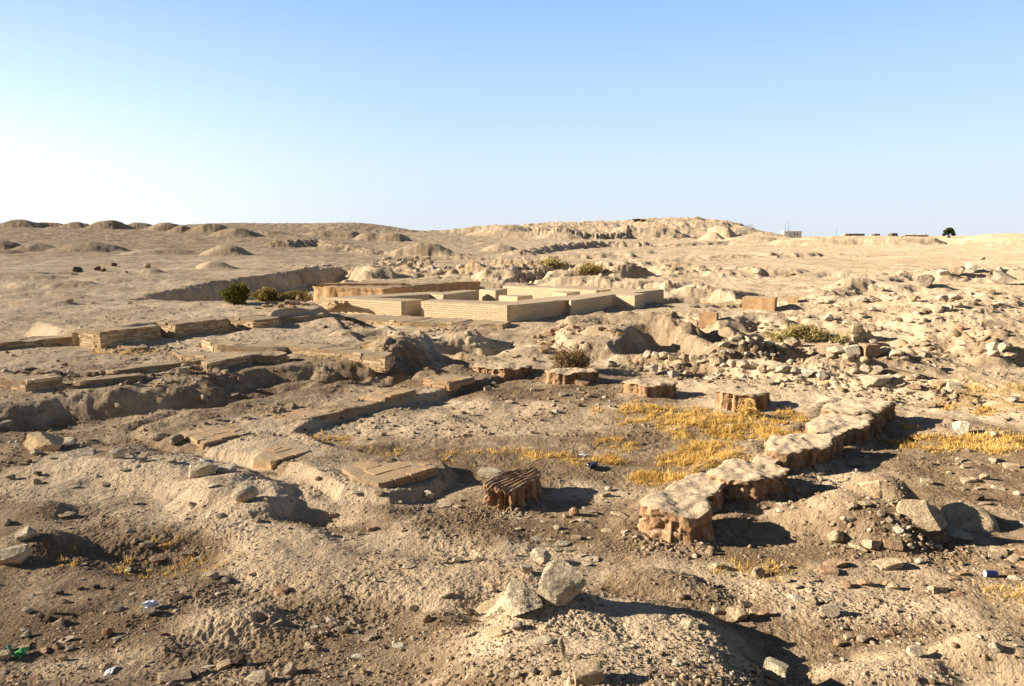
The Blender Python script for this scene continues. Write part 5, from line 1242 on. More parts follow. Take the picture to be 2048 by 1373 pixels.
    (650, 300, 36, 'chunk', 'grey'), (765, 325, 40, 'chunk', 'grey'), (520, 290, 30, 'chunk', 'grey'), (610, 290, 30, 'chunk', 'tan'), (950, 332, 50, 'slab', 'lime'), (680, 292, 30, 'chunk', 'tan'), (935, 345, 40, 'chunk', 'lime')])),
 ('brick tumbled on the eroded ground in front of the pale building', 'bricks in front of the pale building', Mm([
    (1410, 790, 40, 'brick', 'brick'), (1430, 810, 46, 'brick', 'brick'), (1450, 795, 40, 'brick', 'brick'), (1425, 832, 50, 'brick', 'brick'), (1455, 780, 36, 'brick', 'brick'), (1480, 715, 40, 'brick', 'brick'), (1510, 705, 36, 'brick', 'brick'),
    (1540, 690, 40, 'brick', 'brick'), (1455, 735, 44, 'brick', 'brick'), (1600, 695, 44, 'brick', 'brick'), (1635, 710, 40, 'brick', 'brick'), (1760, 708, 40, 'brick', 'brick'), (1830, 715, 40, 'block', 'tan'), (1870, 735, 40, 'brick', 'brick'),
    (1015, 805, 40, 'chunk', 'white'), (1075, 790, 34, 'brick', 'tan'), (1130, 830, 36, 'brick', 'tan'), (1265, 862, 34, 'slab', 'lime'), (1360, 884, 30, 'chunk', 'tan'), (575, 755, 70, 'slab', 'tan'), (600, 725, 40, 'slab', 'tan')])),
 ('small stone lying about the courtyard floor', 'stones on the courtyard floor', Mm([
    (1095, 1058, 40, 'chunk', 'lime'), (960, 1332, 36, 'chunk', 'tan'), (1015, 1200, 26, 'chunk', 'tan'), (1450, 1186, 28, 'chunk', 'tan'), (595, 945, 36, 'sherd', 'lime'), (270, 1180, 50, 'brick', 'brick'), (1130, 1024, 30, 'chunk', 'lime'),
    (1295, 1150, 30, 'chunk', 'tan'), (1480, 1150, 34, 'chunk', 'tan'), (1535, 1092, 36, 'chunk', 'lime'), (1680, 1095, 40, 'chunk', 'tan'), (1820, 920, 60, 'chunk', 'lime'), (1890, 930, 30, 'chunk', 'lime'), (1960, 960, 40, 'chunk', 'tan'),
    (490, 1322, 40, 'chunk', 'brick'), (1750, 1190, 34, 'sherd', 'lime'), (1000, 885, 24, 'chunk', 'white'), (1395, 1196, 30, 'sherd', 'lime'), (1250, 1290, 36, 'sherd', 'tan')])),
 ('stone or brick of the rubble heap in front of the green bushes', 'rubble heap by the bushes', Ll([
    (1510, 580, 44, 'slab', 'tan'), (1560, 572, 56, 'slab', 'tan'), (1600, 560, 44, 'slab', 'lime'), (1585, 530, 40, 'chunk', 'tan'), (1630, 530, 50, 'chunk', 'lime'), (1655, 555, 44, 'brick', 'tan'), (1660, 530, 40, 'brick', 'tan'),
    (1690, 550, 50, 'brick', 'brick'), (1720, 555, 50, 'brick', 'brick'), (1610, 515, 36, 'chunk', 'tan'), (1640, 575, 36, 'chunk', 'brick'), (1570, 555, 40, 'chunk', 'tan'), (1700, 570, 44, 'brick', 'brick'), (1790, 560, 40, 'brick', 'brick')])),
 ('tumbled brick in the rubble between the two broken wall lines on the left', 'rubble between the left wall lines', Ll([
    (1080, 930, 44, 'chunk', 'tan'), (1110, 915, 44, 'block', 'tan'), (1140, 935, 40, 'block', 'grey'), (1080, 955, 50, 'block', 'lime'), (1160, 905, 40, 'chunk', 'tan'), (1120, 890, 40, 'chunk', 'lime'), (1050, 915, 40, 'chunk', 'grey'),
    (1000, 965, 56, 'slab', 'lime'), (960, 960, 44, 'slab', 'tan'), (905, 970, 40, 'slab', 'tan'), (830, 975, 50, 'slab', 'brick'), (775, 980, 60, 'slab', 'tan'), (600, 970, 50, 'chunk', 'grey'), (560, 975, 44, 'chunk', 'dark'),
    (520, 975, 44, 'chunk', 'dark'), (450, 980, 40, 'chunk', 'grey'), (180, 940, 50, 'brick', 'dark'), (150, 960, 44, 'brick', 'tan'), (230, 955, 44, 'brick', 'tan'), (270, 965, 50, 'brick', 'brick'), (110, 950, 40, 'brick', 'grey'),
    (210, 970, 40, 'chunk', 'tan'), (330, 965, 50, 'brick', 'dark'), (690, 950, 40, 'slab', 'tan'), (1180, 925, 36, 'brick', 'tan')])),
 ('stone sticking out of the shaded bank face on the left', 'stones in the shaded left bank', Ll([
    (1270, 960, 50, 'chunk', 'tan'), (1320, 965, 50, 'chunk', 'tan'), (1370, 990, 50, 'chunk', 'grey'), (1400, 1010, 40, 'chunk', 'grey'), (1230, 985, 50, 'chunk', 'grey'), (1280, 1005, 44, 'chunk', 'grey'), (1340, 1020, 40, 'chunk', 'grey'),
    (690, 1165, 50, 'chunk', 'grey'), (1190, 1120, 50, 'chunk', 'grey'), (1350, 1105, 70, 'slab', 'grey'), (1450, 1105, 40, 'slab', 'grey'), (1270, 1235, 34, 'chunk', 'tan'), (1305, 1235, 44, 'slab', 'lime'), (1440, 1225, 70, 'slab', 'tan'),
    (1600, 1190, 44, 'chunk', 'brick'), (1650, 1180, 40, 'chunk', 'tan'), (410, 1285, 40, 'slab', 'grey'), (670, 1275, 44, 'slab', 'tan'), (330, 1270, 34, 'chunk', 'grey')])),
 ('dark clod on the plain in front of the far spoil heaps', 'clods on the left plain', Ll([
    (450, 360, 56, 'chunk', 'dark'), (430, 380, 44, 'slab', 'tan'), (570, 355, 40, 'chunk', 'dark'), (605, 362, 30, 'chunk', 'dark'), (735, 370, 30, 'chunk', 'tan'), (670, 330, 30, 'chunk', 'dark'), (410, 545, 50, 'chunk', 'tan'), (760, 550, 30, 'chunk', 'lime'),
    (545, 550, 24, 'chunk', 'lime'), (860, 340, 40, 'chunk', 'tan')])),
]
n_st = 0
for lab, grp, items in GROUPS:
    for px, py, w_, kind, mat in items:
        if stone(px, py, w_ * (1.18 if 'row' in lab or 'footing' in lab or 'orange' in lab else 1.12), kind, mat, lab, grp): n_st += 1
print('stones', n_st, len(SPECIAL))
# ------------------------------------------------------------------ gravel and chips (far too many to count)
def scatter_mesh(name, bases, pos, size, rot, tiltv, squash, mats, mat_idx):
    V = []; F = []; MI = []; off = 0
    for bi, (bv, bf) in enumerate(bases):
        sel = np.nonzero(rng_pick == bi)[0]
        if not len(sel): continue
        n = len(sel)
        v = np.repeat(bv[None], n, 0) * size[sel][:, None, None]
        v[:, :, 2] *= squash[sel][:, None]
        ca, sa = np.cos(rot[sel])[:, None], np.sin(rot[sel])[:, None]
        x = v[:, :, 0] * ca - v[:, :, 1] * sa; y = v[:, :, 0] * sa + v[:, :, 1] * ca
        z = v[:, :, 2] + x * tiltv[sel][:, 0][:, None] + y * tiltv[sel][:, 1][:, None]
        v = np.stack([x, y, z], 2) + pos[sel][:, None, :]
        V.append(v.reshape(-1, 3))
        f = np.array(bf)[None] + (np.arange(n) * len(bv))[:, None, None] + off
        F.append(f.reshape(-1, 3)); MI.append(np.repeat(mat_idx[sel], len(bf))); off += n * len(bv)
    V = np.vstack(V).astype(np.float32); F = np.vstack(F).astype(np.int32); MI = np.concatenate(MI).astype(np.int32)
    m_ = bpy.data.meshes.new(name); m_.vertices.add(len(V)); m_.vertices.foreach_set('co', V.ravel())
    m_.loops.add(F.size); m_.loops.foreach_set('vertex_index', F.ravel()); m_.polygons.add(len(F)); m_.polygons.foreach_set('loop_start', np.arange(0, F.size, 3, dtype=np.int32))
    m_.update(calc_edges=True)
    for k in mats: m_.materials.append(k)
    m_.polygons.foreach_set('material_index', MI)
    o = link(name, m_); o['kind'] = 'stuff'; return o

def bilin(arr2, x, y):
    a = np.arctan2(x, y); r = np.hypot(x, y)
    i = np.clip(np.interp(a, AZ, np.arange(NA)), 0, NA - 1).astype(int); j = np.clip(np.interp(r, R, np.arange(NR)), 0, NR - 1).astype(int)
    return arr2[j, i]
CV2 = COVER.reshape(NR, NA); ST2 = STRAW.reshape(NR, NA)
def polar_points(n, r0, r1, p, half=.66):
    u = rng.random(n); r = (r0 ** p + (r1 ** p - r0 ** p) * u) ** (1 / p)
    a = rng.uniform(-half, half, n)
    return r * np.sin(a), r * np.cos(a)
bases = []
for k in range(7):
    v, f = rock_verts(900 + k, shape=(1, .8, .6) if k < 4 else (1, .7, .22), cuts=6, sub=1, amp=.05)
    bases.append((v * .5 / np.abs(v[:, 0]).max(), f))
gm = [m_stone('gravel pale', (.48, .40, .29), (.64, .55, .42), 30), m_stone('gravel tan', (.34, .24, .14), (.46, .35, .225), 30), m_stone('gravel brown', (.15, .10, .062), (.26, .18, .115), 30)]
def gravel(n, r0, r1, p, s_med, s_max, name, clump=.55):
    global rng_pick
    x, y = polar_points(n, r0, r1, p)
    cl = fbm(x, y, .9, 3, 411) + .35 * fbm(x, y, 3., 2, 419)
    keep = (cl + (0.60 - bilin(CV2, x, y)) * .35 > rng.uniform(-.7, clump, n)) & (bilin(ST2, x, y) < .75)
    x, y = x[keep], y[keep]; n = len(x)
    sz = np.minimum(s_med * np.exp(rng.normal(0, .55, n)), s_max)
    z = z_at(x, y) + sz * .06
    rng_pick = rng.integers(0, len(bases), n)
    mi = rng.choice(3, n, p=[.30, .44, .26])
    o = scatter_mesh(name, bases, np.stack([x, y, z], 1), sz, rng.uniform(0, 6.28, n), rng.normal(0, .22, (n, 2)), rng.uniform(.7, 1.2, n), gm, mi)
    return o
o = gravel(60000, 3.6, 13, -.6, .0135, .06, 'gravel'); o['label'] = 'pebbles, crumbs and chips strewn over the soil'
o = gravel(22000, 11, 55, -.35, .036, .16, 'gravel'); o['label'] = 'small stones strewn over the eroded ground'

# fallen crumbs at the foot of walls, stumps and the rubble mound
def talus(lines, n, spread, s_med, s_max, label):
    global rng_pick
    P_ = []
    for ln in lines:
        q = [hit(a, b_) for a, b_ in ln]; q = np.array([(v.x, v.y) for v in q])
        L_ = np.hypot(*np.diff(q, axis=0).T); k = rng.choice(len(L_), n // len(lines), p=L_ / L_.sum()); t_ = rng.random(len(k))[:, None]
        P_.append(q[k] * (1 - t_) + q[k + 1] * t_)
    P_ = np.vstack(P_) + rng.normal(0, spread, (sum(len(p) for p in P_), 2)); n = len(P_)
    sz = np.minimum(s_med * np.exp(rng.normal(0, .6, n)), s_max); rng_pick = rng.integers(0, len(bases), n)
    o = scatter_mesh('rubble', bases, np.column_stack([P_, z_at(P_[:, 0], P_[:, 1]) + sz * .08]), sz, rng.uniform(0, 6.28, n), rng.normal(0, .25, (n, 2)), rng.uniform(.7, 1.2, n), gm, rng.choice(3, n, p=[.3, .5, .2]))
    o['label'] = label
talus([[(1262, 1078), (1330, 1092), (1400, 1098)], [(1455, 1060), (1500, 1005), (1560, 985), (1600, 955), (1660, 925), (1720, 890), (1790, 838)], [(975, 1020), (1010, 1032), (1060, 1020)]], 1100, .13, .020, .09, 'crumbs fallen at the foot of the eroded wall')
talus([[(1580, 1060), (1700, 1100), (1800, 1110), (1920, 1100)], [(1560, 1010), (1640, 975), (1690, 945)], [(1780, 1010), (1840, 1060), (1900, 1090)]], 1500, .22, .022, .10, 'loose stones lying over the rubble mound')
talus([[(1260, 735), (1400, 745), (1520, 760), (1660, 770)], [(1440, 712), (1590, 712)], [(1640, 730), (1740, 735), (1860, 730)], [(1700, 785), (1800, 795), (1930, 790)]], 1300, .35, .055, .22, 'pale rubble along the stone footings on the right')
talus([[(1600, 640), (1700, 600), (1850, 560), (2040, 545)], [(1650, 665), (1800, 640), (1900, 610), (2040, 600)], [(1800, 700), (1920, 680), (2040, 670)]], 1100, 1.0, .075, .32, 'pale rubble over the bumpy rise on the right')
talus([[(130, 775), (280, 762), (410, 745)], [(30, 760), (110, 755)], [(230, 700), (320, 700)], [(410, 690), (560, 705), (780, 725)], [(660, 655), (900, 655)], [(1050, 680), (1250, 670)]], 1100, .3, .05, .2, 'broken brick rubble along the wall lines on the left')

# ------------------------------------------------------------------ dry golden weeds
def blades(name, roots, lens, mat, per, spread, curl=1.1, wid=.0028, seed=3, lay=0.):
    r = np.random.default_rng(seed); n = len(roots)
    idx = np.repeat(np.arange(n), per); m_ = len(idx)
    a = r.uniform(0, 6.283, m_); ln = lens[idx] * r.uniform(.45, 1.15, m_)
    base = roots[idx] + np.stack([r.normal(0, 1, m_) * spread[idx], r.normal(0, 1, m_) * spread[idx], np.zeros(m_)], 1)
    base[:, 2] = z_at(base[:, 0], base[:, 1]) - .004
    lean = np.clip(r.normal(.75 + lay, .42, m_), .05, 1.5)
    d1 = np.stack([np.cos(a) * np.sin(lean), np.sin(a) * np.sin(lean), np.cos(lean)], 1)
    a2 = a + r.normal(0, curl, m_); l2 = np.clip(lean + r.normal(.3, .4, m_), 0, 1.7)
    d2 = np.stack([np.cos(a2) * np.sin(l2), np.sin(a2) * np.sin(l2), np.cos(l2)], 1)
    p1 = base + d1 * (ln * .55)[:, None]; p2 = p1 + d2 * (ln * .45)[:, None]
    sa = r.uniform(0, 6.283, m_); wv = wid * np.clip(np.hypot(base[:, 0], base[:, 1]) / 7., .7, 4.)
    sd_ = np.stack([np.cos(sa), np.sin(sa), np.zeros(m_)], 1) * wv[:, None]
    V = np.stack([base - sd_, base + sd_, p1 + sd_ * .8, p1 - sd_ * .8, p2], 1).reshape(-1, 3).astype(np.float32)
    o_ = (np.arange(m_) * 5)[:, None]
    F = np.concatenate([o_ + np.array([[0, 1, 2]]), o_ + np.array([[0, 2, 3]]), o_ + np.array([[3, 2, 4]])], 1).reshape(-1, 3).astype(np.int32)
    me_ = bpy.data.meshes.new(name); me_.vertices.add(len(V)); me_.vertices.foreach_set('co', V.ravel())
    me_.loops.add(F.size); me_.loops.foreach_set('vertex_index', F.ravel()); me_.polygons.add(len(F)); me_.polygons.foreach_set('loop_start', np.arange(0, F.size, 3, dtype=np.int32))
    me_.update(calc_edges=True)
    return link(name, me_, mat)
def m_grass(name, c1, c2, trans=.3):
    g = NT(name); gp = g.geo()
    f = g.noise(gp, 2.2, 3, .6); n2 = g.noise(gp, 60, 2, .6)
    c = g.mix(g.mr(g.math('ADD', g.math('MULTIPLY', f, .6), g.math('MULTIPLY', n2, .4)), .36, .64), c1, c2)
    b = g.n('ShaderNodeBsdfDiffuse'); g.l(c, b.inputs[0]); t_ = g.n('ShaderNodeBsdfTranslucent'); g.l(c, t_.inputs[0])
    mx = g.n('ShaderNodeMixShader'); mx.inputs[0].default_value = trans; g.l(b.outputs[0], mx.inputs[1]); g.l(t_.outputs[0], mx.inputs[2]); g.l(mx.outputs[0], g.out.inputs[0])
    return g.m
straw_m = m_grass('golden straw', (.46, .285, .075), (.77, .53, .185))
def weeds(n, r0, r1, p, thr, ln, name, per, seed, label, zz=None, lay=0.):
    x, y = polar_points(n, r0, r1, p)
    s = bilin(ST2, x, y) + .25 * fbm(x, y, 2.4, 3, 431)
    k = s > rng.uniform(thr[0], thr[1], n)
    x, y, s = x[k], y[k], s[k]
    L_ = ln * np.clip(.5 + s * .7, .4, 1.3) * rng.uniform(.6, 1.25, len(x))
    o = blades(name, np.stack([x, y, z_at(x, y)], 1), L_, straw_m, per, L_ * .28, seed=seed, lay=lay)
    o['kind'] = 'stuff'; o['label'] = label
    print(name, len(x)); return o
weeds(34000, 5.0, 15.5, -.2, (.28, 1.0), .085, 'dry_weeds', 16, 5, 'golden dry weeds growing on the courtyard floor and beyond the eroded wall')
weeds(16000, 4.0, 15, -.4, (.18, .9), .10, 'straw_litter', 3, 6, 'broken straw lying on the soil', lay=.75)
weeds(9000, 15, 75, -.2, (.35, 1.1), .17, 'dry_weeds', 10, 7, 'dry yellow weeds in the trenches further back')

# ------------------------------------------------------------------ bushes
def shrub(px, py, w_px, h_px, label, leaf, leafmat, twig, n_leaf, seed, name='shrub', cat='shrub', flat=1., leaf_len=.05, depth=None):
    p = hit(px, py); k = mpp(p); W_ = w_px * k; H_ = h_px * k; dp = depth or W_ * .6
    r = np.random.default_rng(seed)
    root = empty(name, p); tag(root, label, cat)
    # branches
    V, F, tips = [], [], []
    nb = 26
    for i in range(nb):
        a = r.uniform(0, 6.283); bx = r.normal(0, .18) * W_; by = r.normal(0, .18) * dp
        ex = bx + math.cos(a) * W_ * r.uniform(.1, .36); ey = by + math.sin(a) * dp * r.uniform(.1, .36)
        ez = H_ * r.uniform(.45, .98) * (1 - .5 * ((ex / (W_ * .5)) ** 2 if abs(ex) < W_ * .5 else 1))
        b0 = np.array([bx, by, -.03]); m1 = np.array([(bx + ex) / 2 + r.normal(0, .03) * W_, (by + ey) / 2, ez * .6]); e = np.array([ex, ey, ez])
        w0 = max(.008, .010 * W_)
        prev = None
        for q, ww in ((b0, w0), (m1, w0 * .6), (e, w0 * .15)):
            ring = [len(V) + j for j in range(4)]
            for j in range(4):
                V.append(q + np.array([math.cos(j * 1.571) * ww, math.sin(j * 1.571) * ww, 0]))
            if prev:
                for j in range(4): F.append((prev[j], prev[(j + 1) % 4], ring[(j + 1) % 4], ring[j]))
            prev = ring
        tips += [(m1, H_ * .25), (e, H_ * .22), ((m1 + e) / 2, H_ * .22), (b0 * .4 + m1 * .6, H_ * .2)]
    link('stems', py_mesh('stems', V, F), twig, root)
    # leaf sprays
    ti = r.integers(0, len(tips), n_leaf)
    c = np.array([tips[i][0] for i in ti]); s = np.array([tips[i][1] for i in ti])
    q = c + r.normal(0, .5, (n_leaf, 3)) * s[:, None]; q[:, 2] = np.abs(q[:, 2])
    d = r.normal(0, 1, (n_leaf, 3)) + np.array([0, 0, .5]); d /= np.linalg.norm(d, axis=1)[:, None]
    t_ = np.cross(d, r.normal(0, 1, (n_leaf, 3))); t_ /= np.linalg.norm(t_, axis=1)[:, None]
    l_ = leaf_len * r.uniform(.5, 1.3, n_leaf)[:, None]; ww = l_ * leaf
    Vl = np.stack([q - t_ * ww, q + t_ * ww, q + d * l_ + t_ * ww * .3, q + d * l_ - t_ * ww * .3], 1).reshape(-1, 3)
    o_ = np.arange(n_leaf) * 4
    link('foliage', py_mesh('foliage', Vl, [(a, a + 1, a + 2, a + 3) for a in o_.tolist()], False), leafmat, root)
    return root
twig_m = m_plain('twig', (.10, .07, .045), (.18, .13, .08))
g1 = m_grass('dark green leaves', (.06, .062, .018), (.15, .13, .035), .25)
g2 = m_grass('olive leaves', (.15, .125, .04), (.28, .22, .075), .3)
g3 = m_grass('yellow green leaves', (.34, .28, .11), (.50, .41, .19), .3)
g4 = m_grass('dry thorn', (.16, .11, .06), (.30, .21, .11), .2)
shrub(475, 607, 58, 36, 'dense dark green bush at the foot of the dug bank on the left', .4, g1, twig_m, 4200, 1, leaf_len=.07)
shrub(535, 603, 64, 24, 'wide olive green bush right of the dense dark bush', .4, g2, twig_m, 1900, 2, leaf_len=.07)
shrub(590, 600, 70, 20, 'low olive bush against the end of the mud wall', .4, g2, twig_m, 1500, 3, leaf_len=.07)
shrub(1600, 684, 110, 30, 'wispy yellow green bush below the right hand rubble slope', .12, g3, twig_m, 5200, 4, leaf_len=.11)
shrub(1142, 741, 100, 46, 'dry grey brown thorn bush growing behind the thorny stump', .10, g4, twig_m, 2300, 5, leaf_len=.10)
shrub(1183, 546, 62, 18, 'low dull olive shrub in the far trench, nearer of two', .25, g3, twig_m, 1100, 6, leaf_len=.16)
shrub(1105, 536, 70, 18, 'low yellowish shrub in the far trench, farther of two', .25, g3, twig_m, 1000, 7, leaf_len=.18)
shrub(1495, 835, 34, 36, 'single dry stalk of weed standing above the golden weeds', .1, straw_m, twig_m, 260, 8, leaf_len=.08)

# ------------------------------------------------------------------ far away
def at_D(px, D): 
    x = (px - 1024.) / FPX * D; y = D
    return Vector((x, y, float(z_at(x, y))))
def boxes(name, lst, mat, parent, sink=0.):
    b = bmesh.new()
    for (x0, x1, y0, y1, z0, z1) in lst:
        r = bmesh.ops.create_cube(b, size=1.0)
        for v in r['verts']:
            v.co = Vector((x0 + (v.co.x + .5) * (x1 - x0), y0 + (v.co.y + .5) * (y1 - y0), z0 + (v.co.z + .5) * (z1 - z0)))
    m_ = bpy.data.meshes.new(name); b.to_mesh(m_); b.free()
    return link(name, m_, mat, parent)
def ztop(py, D): return CAM_H + (478. - py) / FPX * D
def far_root(name, px, D, label, cat):
    p = at_D(px, D); r = empty(name, p); return tag(r, label, cat), p
whitep = m_plain('white paint', (.80, .79, .76), (.72, .71, .68), .6, .3, 1.); dark_m = m_plain('dark openings', (.03, .03, .03)); metal_m = m_plain('grey metal', (.22, .23, .25), None, .5)
ruin_m = m_plain('ruin masonry', (.52, .39, .235), (.42, .31, .185), .95, .1, .8); ruin_d = m_plain('dark ruin masonry', (.17, .125, .085), (.12, .09, .06), .95, .1, .8)
D = 300.; kx = D / FPX
r, p = far_root('white_building', 1579, D, 'long flat roofed white building with two masts behind it', 'building')
h = ztop(463.8, D) - p.z
boxes('wall', [(-17 * kx, 18 * kx, 0, 4, -.6, h)], whitep, r); boxes('roof', [(-17.6 * kx, 18.6 * kx, -.25, 4.25, h, h + .16)], whitep, r)
boxes('annex', [(-24 * kx, -17.3 * kx, .4, 3.4, -.6, h * .62)], metal_m, r)
for q in (3.5, 8.5): boxes('window', [(q * kx, (q + 1.6) * kx, -.05, .05, h * .45, h * .78)], dark_m, r)
boxes('door', [(-6 * kx, -4 * kx, -.05, .05, 0, h * .7)], metal_m, r)
for px, top, lab in [(1564.5, 443, 'thin mast behind the white building, left of two'), (1571, 443.5, 'thin mast behind the white building, right of two'), (1665.5, 456, 'lone thin pole between the white building and the dark ruin')]:
    q = at_D(px, D + 8); hh = ztop(top, D + 8) - q.z
    b = bmesh.new(); bmesh.ops.create_cone(b, segments=8, radius1=.11, radius2=.07, depth=hh + .5, cap_ends=True); m_ = bpy.data.meshes.new('mast'); b.to_mesh(m_); b.free()
    o = link('mast', m_, metal_m); o.location = (q.x, q.y, q.z + hh / 2 - .25); tag(o, lab, 'mast')
r, p = far_root('ruined_building', 1700, D, 'dark roofed ruin with a row of openings and a leaning pillar at its left', 'ruin')
h = ztop(468, D) - p.z
boxes('wall', [(-8 * kx, 22 * kx, 0, 3, -.8, h * .98)] , ruin_d, r)
boxes('pillar', [(-18 * kx, -9.5 * kx, -.4, 2.2, -.8, h), (-21.5 * kx, -18 * kx, -.2, 2.0, -.8, h * .55)], ruin_m, r)
for i in range(7): boxes('opening', [((-6 + i * 3.9) * kx, (-4 + i * 3.9) * kx, -.06, .05, .0, h * .5)], ruin_m, r)
boxes('low_wall', [(22.2 * kx, 42 * kx, .3, 2.6, -.8, h * .45)], ruin_m, r); boxes('block', [(42 * kx, 53 * kx, .2, 2.8, -.8, h * .95)], ruin_d, r)
r, p = far_root('ruin_block', 1781, D, 'small dark ruin block standing alone on the right skyline', 'ruin')
h = ztop(467, D) - p.z
boxes('wall', [(-6 * kx, 7 * kx, 0, 3, -.6, h * .75)], ruin_d, r); boxes('turret', [(-4 * kx, 6 * kx, .3, 2.6, h * .75, h)], ruin_d, r)
r, p = far_root('arcade_ruin', 1825, D, 'pale ruined arcade with a row of arches left of the lone tree', 'ruin')
h = ztop(469.5, D) - p.z
lst = []
for i in range(6):
    x0 = (-24 + i * 8) * kx
    lst.append((x0, x0 + 3 * kx, 0, 1.2, -.6, h * (.82 + .18 * ((i * 7) % 3) / 2)))
    for j in range(4):
        t0 = j / 4; 
        lst.append((x0 + (3 + 5 * t0 / 1) * kx, x0 + (3 + 5 * (t0 + .25)) * kx, .05, 1.15, h * (.45 + .28 * math.sin(math.pi * (t0 + .125))), h * .86))
boxes('arches', lst, ruin_m, r); boxes('wall', [(-25 * kx, 25 * kx, 1.25, 1.6, -.6, h * .5)], ruin_m, r)
r, p = far_root('ruin_wall', 1975, D, 'faint low ruin wall at the far right skyline', 'ruin')
h = ztop(471.5, D) - p.z
boxes('wall', [(-28 * kx, -8 * kx, 0, 1, -.8, h * .7), (-8 * kx, 20 * kx, .2, 1.2, -.8, h)], ruin_m, r)
# lone tree
D = 250.
p = at_D(1889, D); root = empty('tree', p); tag(root, 'lone dark green tree on the right skyline', 'tree')
kx = D / FPX; H_ = ztop(455, D) - p.z
b = bmesh.new()
for (dx, dy, tz, r1) in ((0, 0, H_ * .55, .28), (-.9, .3, H_ * .7, .16), (.9, -.2, H_ * .68, .16)):
    rr_ = bmesh.ops.create_cone(b, segments=8, radius1=r1, radius2=r1 * .4, depth=tz, cap_ends=True)
    for v in rr_['verts']:
        f_ = (v.co.z + tz / 2) / tz; v.co.z += tz / 2 - .3; v.co.x += dx * f_; v.co.y += dy * f_
m_ = bpy.data.meshes.new('trunk'); b.to_mesh(m_); b.free(); link('trunk', m_, twig_m, root)
r_ = np.random.default_rng(4); cl = [(-1.2, 0, .62, 1.0), (1.1, .2, .58, 1.1), (0, -.3, .8, 1.05), (-.3, .4, .5, 1.2), (1.5, 0, .36, .8), (-1.6, .1, .36, .8), (.6, -.4, .68, .9), (-.8, -.3, .8, .7), (.9, .3, .82, .6)]
n_l = 3600; ci = r_.integers(0, len(cl), n_l); cc_ = np.array(cl)[ci]
q = np.stack([cc_[:, 0], cc_[:, 1], cc_[:, 2] * H_], 1); dd = r_.normal(0, 1, (n_l, 3)); dd /= np.linalg.norm(dd, axis=1)[:, None]
q = q + dd * (cc_[:, 3] * r_.uniform(.4, 1.05, n_l) ** .6)[:, None] * np.array([.8, .8, .62]); q[:, 2] = np.maximum(q[:, 2], .25)
t_ = np.cross(dd, r_.normal(0, 1, (n_l, 3))); t_ /= np.linalg.norm(t_, axis=1)[:, None]; u_ = np.cross(t_, r_.normal(0, 1, (n_l, 3))); u_ /= np.linalg.norm(u_, axis=1)[:, None]
sz = r_.uniform(.10, .24, n_l)[:, None]
Vl = np.stack([q - t_ * sz, q + u_ * sz * .5, q + t_ * sz, q - u_ * sz * .5], 1).reshape(-1, 3)
link('crown', py_mesh('crown', Vl, [(a, a + 1, a + 2, a + 3) for a in (np.arange(n_l) * 4).tolist()], False), m_grass('tree leaves', (.03, .05, .014), (.075, .10, .03), .25), root)
# shelters, bushes and a fence on the big hill
for px, py, w_, h_, lab in [(1274, 443, 12, 6, 'small dark hut on top of the big hill, left of two'), (1287, 443, 9, 5, 'small dark hut on top of the big hill, right of two')]:
    D = 285.; q = hit(px, py + 1, 60.)
    if q is None or q.y < 120: q = at_D(px, D)
    k = mpp(q); r = empty('hut', q); tag(r, lab, 'hut')
    boxes('wall', [(-w_ / 2 * k, w_ / 2 * k, 0, 3, -.8, h_ * .7 * k)], ruin_d, r); boxes('roof', [(-w_ * .6 * k, w_ * .6 * k, -.4, 3.4, h_ * .7 * k, h_ * .95 * k)], dark_m, r)
q = hit(1498, 468, 60.)
if q is not None:
    k = mpp(q); r = empty('fence', q); tag(r, 'row of fence posts down the right flank of the big hill', 'fence')
    for i in range(12):
        x = q.x + (-18 + i * 3.1) * k; y = q.y + i * .5; z = float(z_at(x, y))
        b = bmesh.new(); bmesh.ops.create_cone(b, segments=6, radius1=.09, radius2=.07, depth=1.8, cap_ends=True); m_ = bpy.data.meshes.new('post'); b.to_mesh(m_); b.free()
        o = link('post', m_, metal_m, r); o.location = Vector((x, y, z + .75)) - q

# ------------------------------------------------------------------ litter
def crumple(name, px, py, w_px, mat, label, cat, seed, shape=(1, .7, .4)):
    p = hit(px, py); wd = w_px * mpp(p)
    v, f = ico(3); v = v.copy()
    v = v * (1 + .5 * n3(v * 1.6, seed)[:, None] + .6 * np.abs(n3(v * 3.2 + 5, seed + 3))[:, None] - .2)
    v = v * np.array(shape) * wd * .5; v[:, 2] -= v[:, 2].min() + .004
    o = link(name, py_mesh(name, v, f, True, 30), mat); o.location = p; o.rotation_euler = (0, 0, seed * .7)
    return tag(o, label, cat)
pl = lambda n, c, r=.35: m_plain(n, c, tuple(min(1, k * 1.25) for k in c), r, .5, 40)
crumple('plastic_bag', 44, 1310, 34, pl('green plastic', (.05, .30, .04)), 'crumpled bright green plastic bag in the lower left corner', 'plastic bag', 2, (1, .5, .3))
crumple('plastic_bag', 16, 1302, 22, pl('dark green plastic', (.02, .10, .05)), 'dark green plastic scrap behind the bright green bag', 'plastic bag', 3, (1, .6, .4))
crumple('plastic_bag', 302, 1217, 27, pl('blue white plastic', (.50, .58, .72)), 'crumpled blue and white plastic bag in the dark soil on the left', 'plastic bag', 5, (1, .6, .55))
crumple('plastic_bag', 1185, 938, 30, pl('black plastic', (.016, .016, .028)), 'crumpled black plastic bag among the golden weeds of the courtyard', 'plastic bag', 6, (1, .7, .45))
crumple('plastic_scrap', 218, 1346, 30, pl('white plastic', (.78, .78, .76)), 'flat bright white plastic scrap at the bottom left', 'plastic scrap', 7, (1, .45, .14))
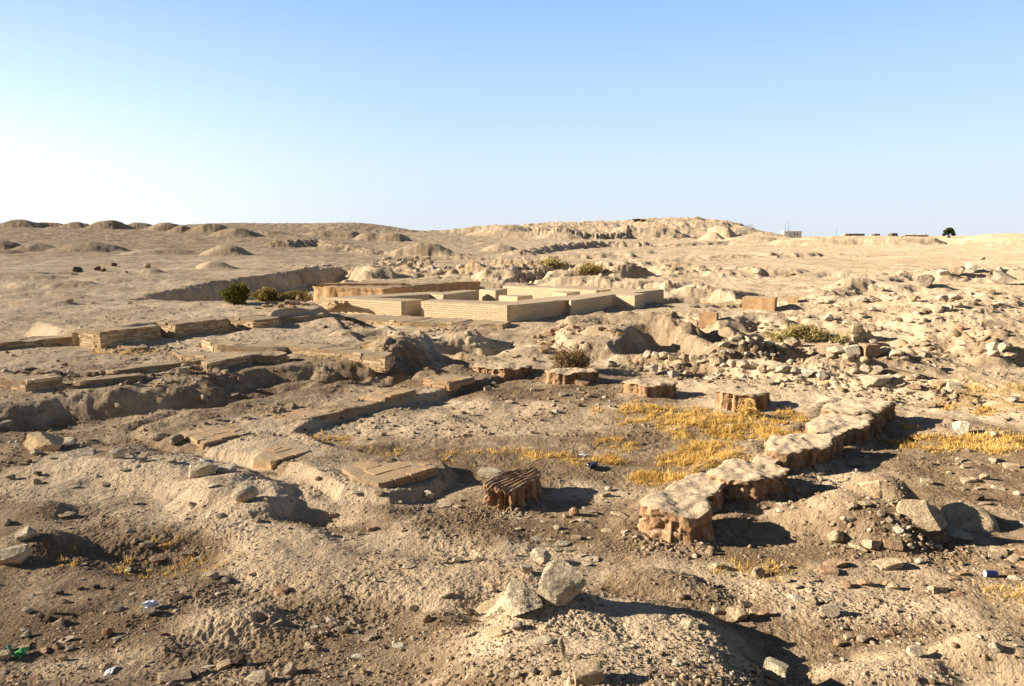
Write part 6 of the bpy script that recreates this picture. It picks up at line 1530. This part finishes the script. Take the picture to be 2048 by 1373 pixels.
crumple('plastic_scrap', 1457, 851, 16, pl('white plastic film', (.70, .72, .74)), 'white plastic scrap lying on the golden weeds', 'plastic scrap', 8, (1, .5, .2))
crumple('plastic_scrap', 1165, 912, 16, pl('pale film', (.72, .70, .66)), 'torn white scrap beside the black plastic bag', 'plastic scrap', 9, (1, .5, .25))
p = hit(1981, 1154); wd = 25 * mpp(p)
root = empty('drink_can', p); tag(root, 'dark blue drink can lying on its side near the right edge', 'drink can')
b = bmesh.new(); bmesh.ops.create_cone(b, segments=28, radius1=wd * .27, radius2=wd * .27, depth=wd * .86, cap_ends=False); m_ = bpy.data.meshes.new('body'); b.to_mesh(m_); b.free()
for f_ in m_.polygons: f_.use_smooth = True
ob = link('body', m_, m_plain('blue paint', (.010, .016, .075), None, .3, .5), root)
for s_ in (-1, 1):
    b = bmesh.new()
    ra = bmesh.ops.create_cone(b, segments=28, radius1=wd * .27, radius2=wd * .21, depth=wd * .07, cap_ends=True); m_ = bpy.data.meshes.new('lid'); b.to_mesh(m_); b.free()
    oc = link('lid', m_, m_plain('can metal', (.60, .60, .62), None, .3, .5), root)
    oc.rotation_euler = (0, math.pi / 2 if s_ > 0 else -math.pi / 2, 0); oc.location = (s_ * wd * .465, 0, wd * .25)
ob.rotation_euler = (0, math.pi / 2, 0); ob.location = (0, 0, wd * .25); root.rotation_euler = (0, 0, -.12)
# two weathered poles by the short stone row
for (x0, y0, x1, y1, lab) in [(1775, 737, 1842, 756, 'long weathered pole lying by the short stone row, upper of two'), (1790, 741, 1862, 760, 'long weathered pole lying by the short stone row, lower of two')]:
    a = hit(x0, y0); c = hit(x1, y1); d = c - a
    b = bmesh.new(); bmesh.ops.create_cone(b, segments=8, radius1=.035, radius2=.025, depth=d.length, cap_ends=True, matrix=d.to_track_quat('Z', 'Y').to_matrix().to_4x4()); m_ = bpy.data.meshes.new('pole'); b.to_mesh(m_); b.free()
    o = link('wooden_pole', m_, M['grey']); o.location = (a + c) / 2 + Vector((0, 0, .07)); tag(o, lab, 'pole')
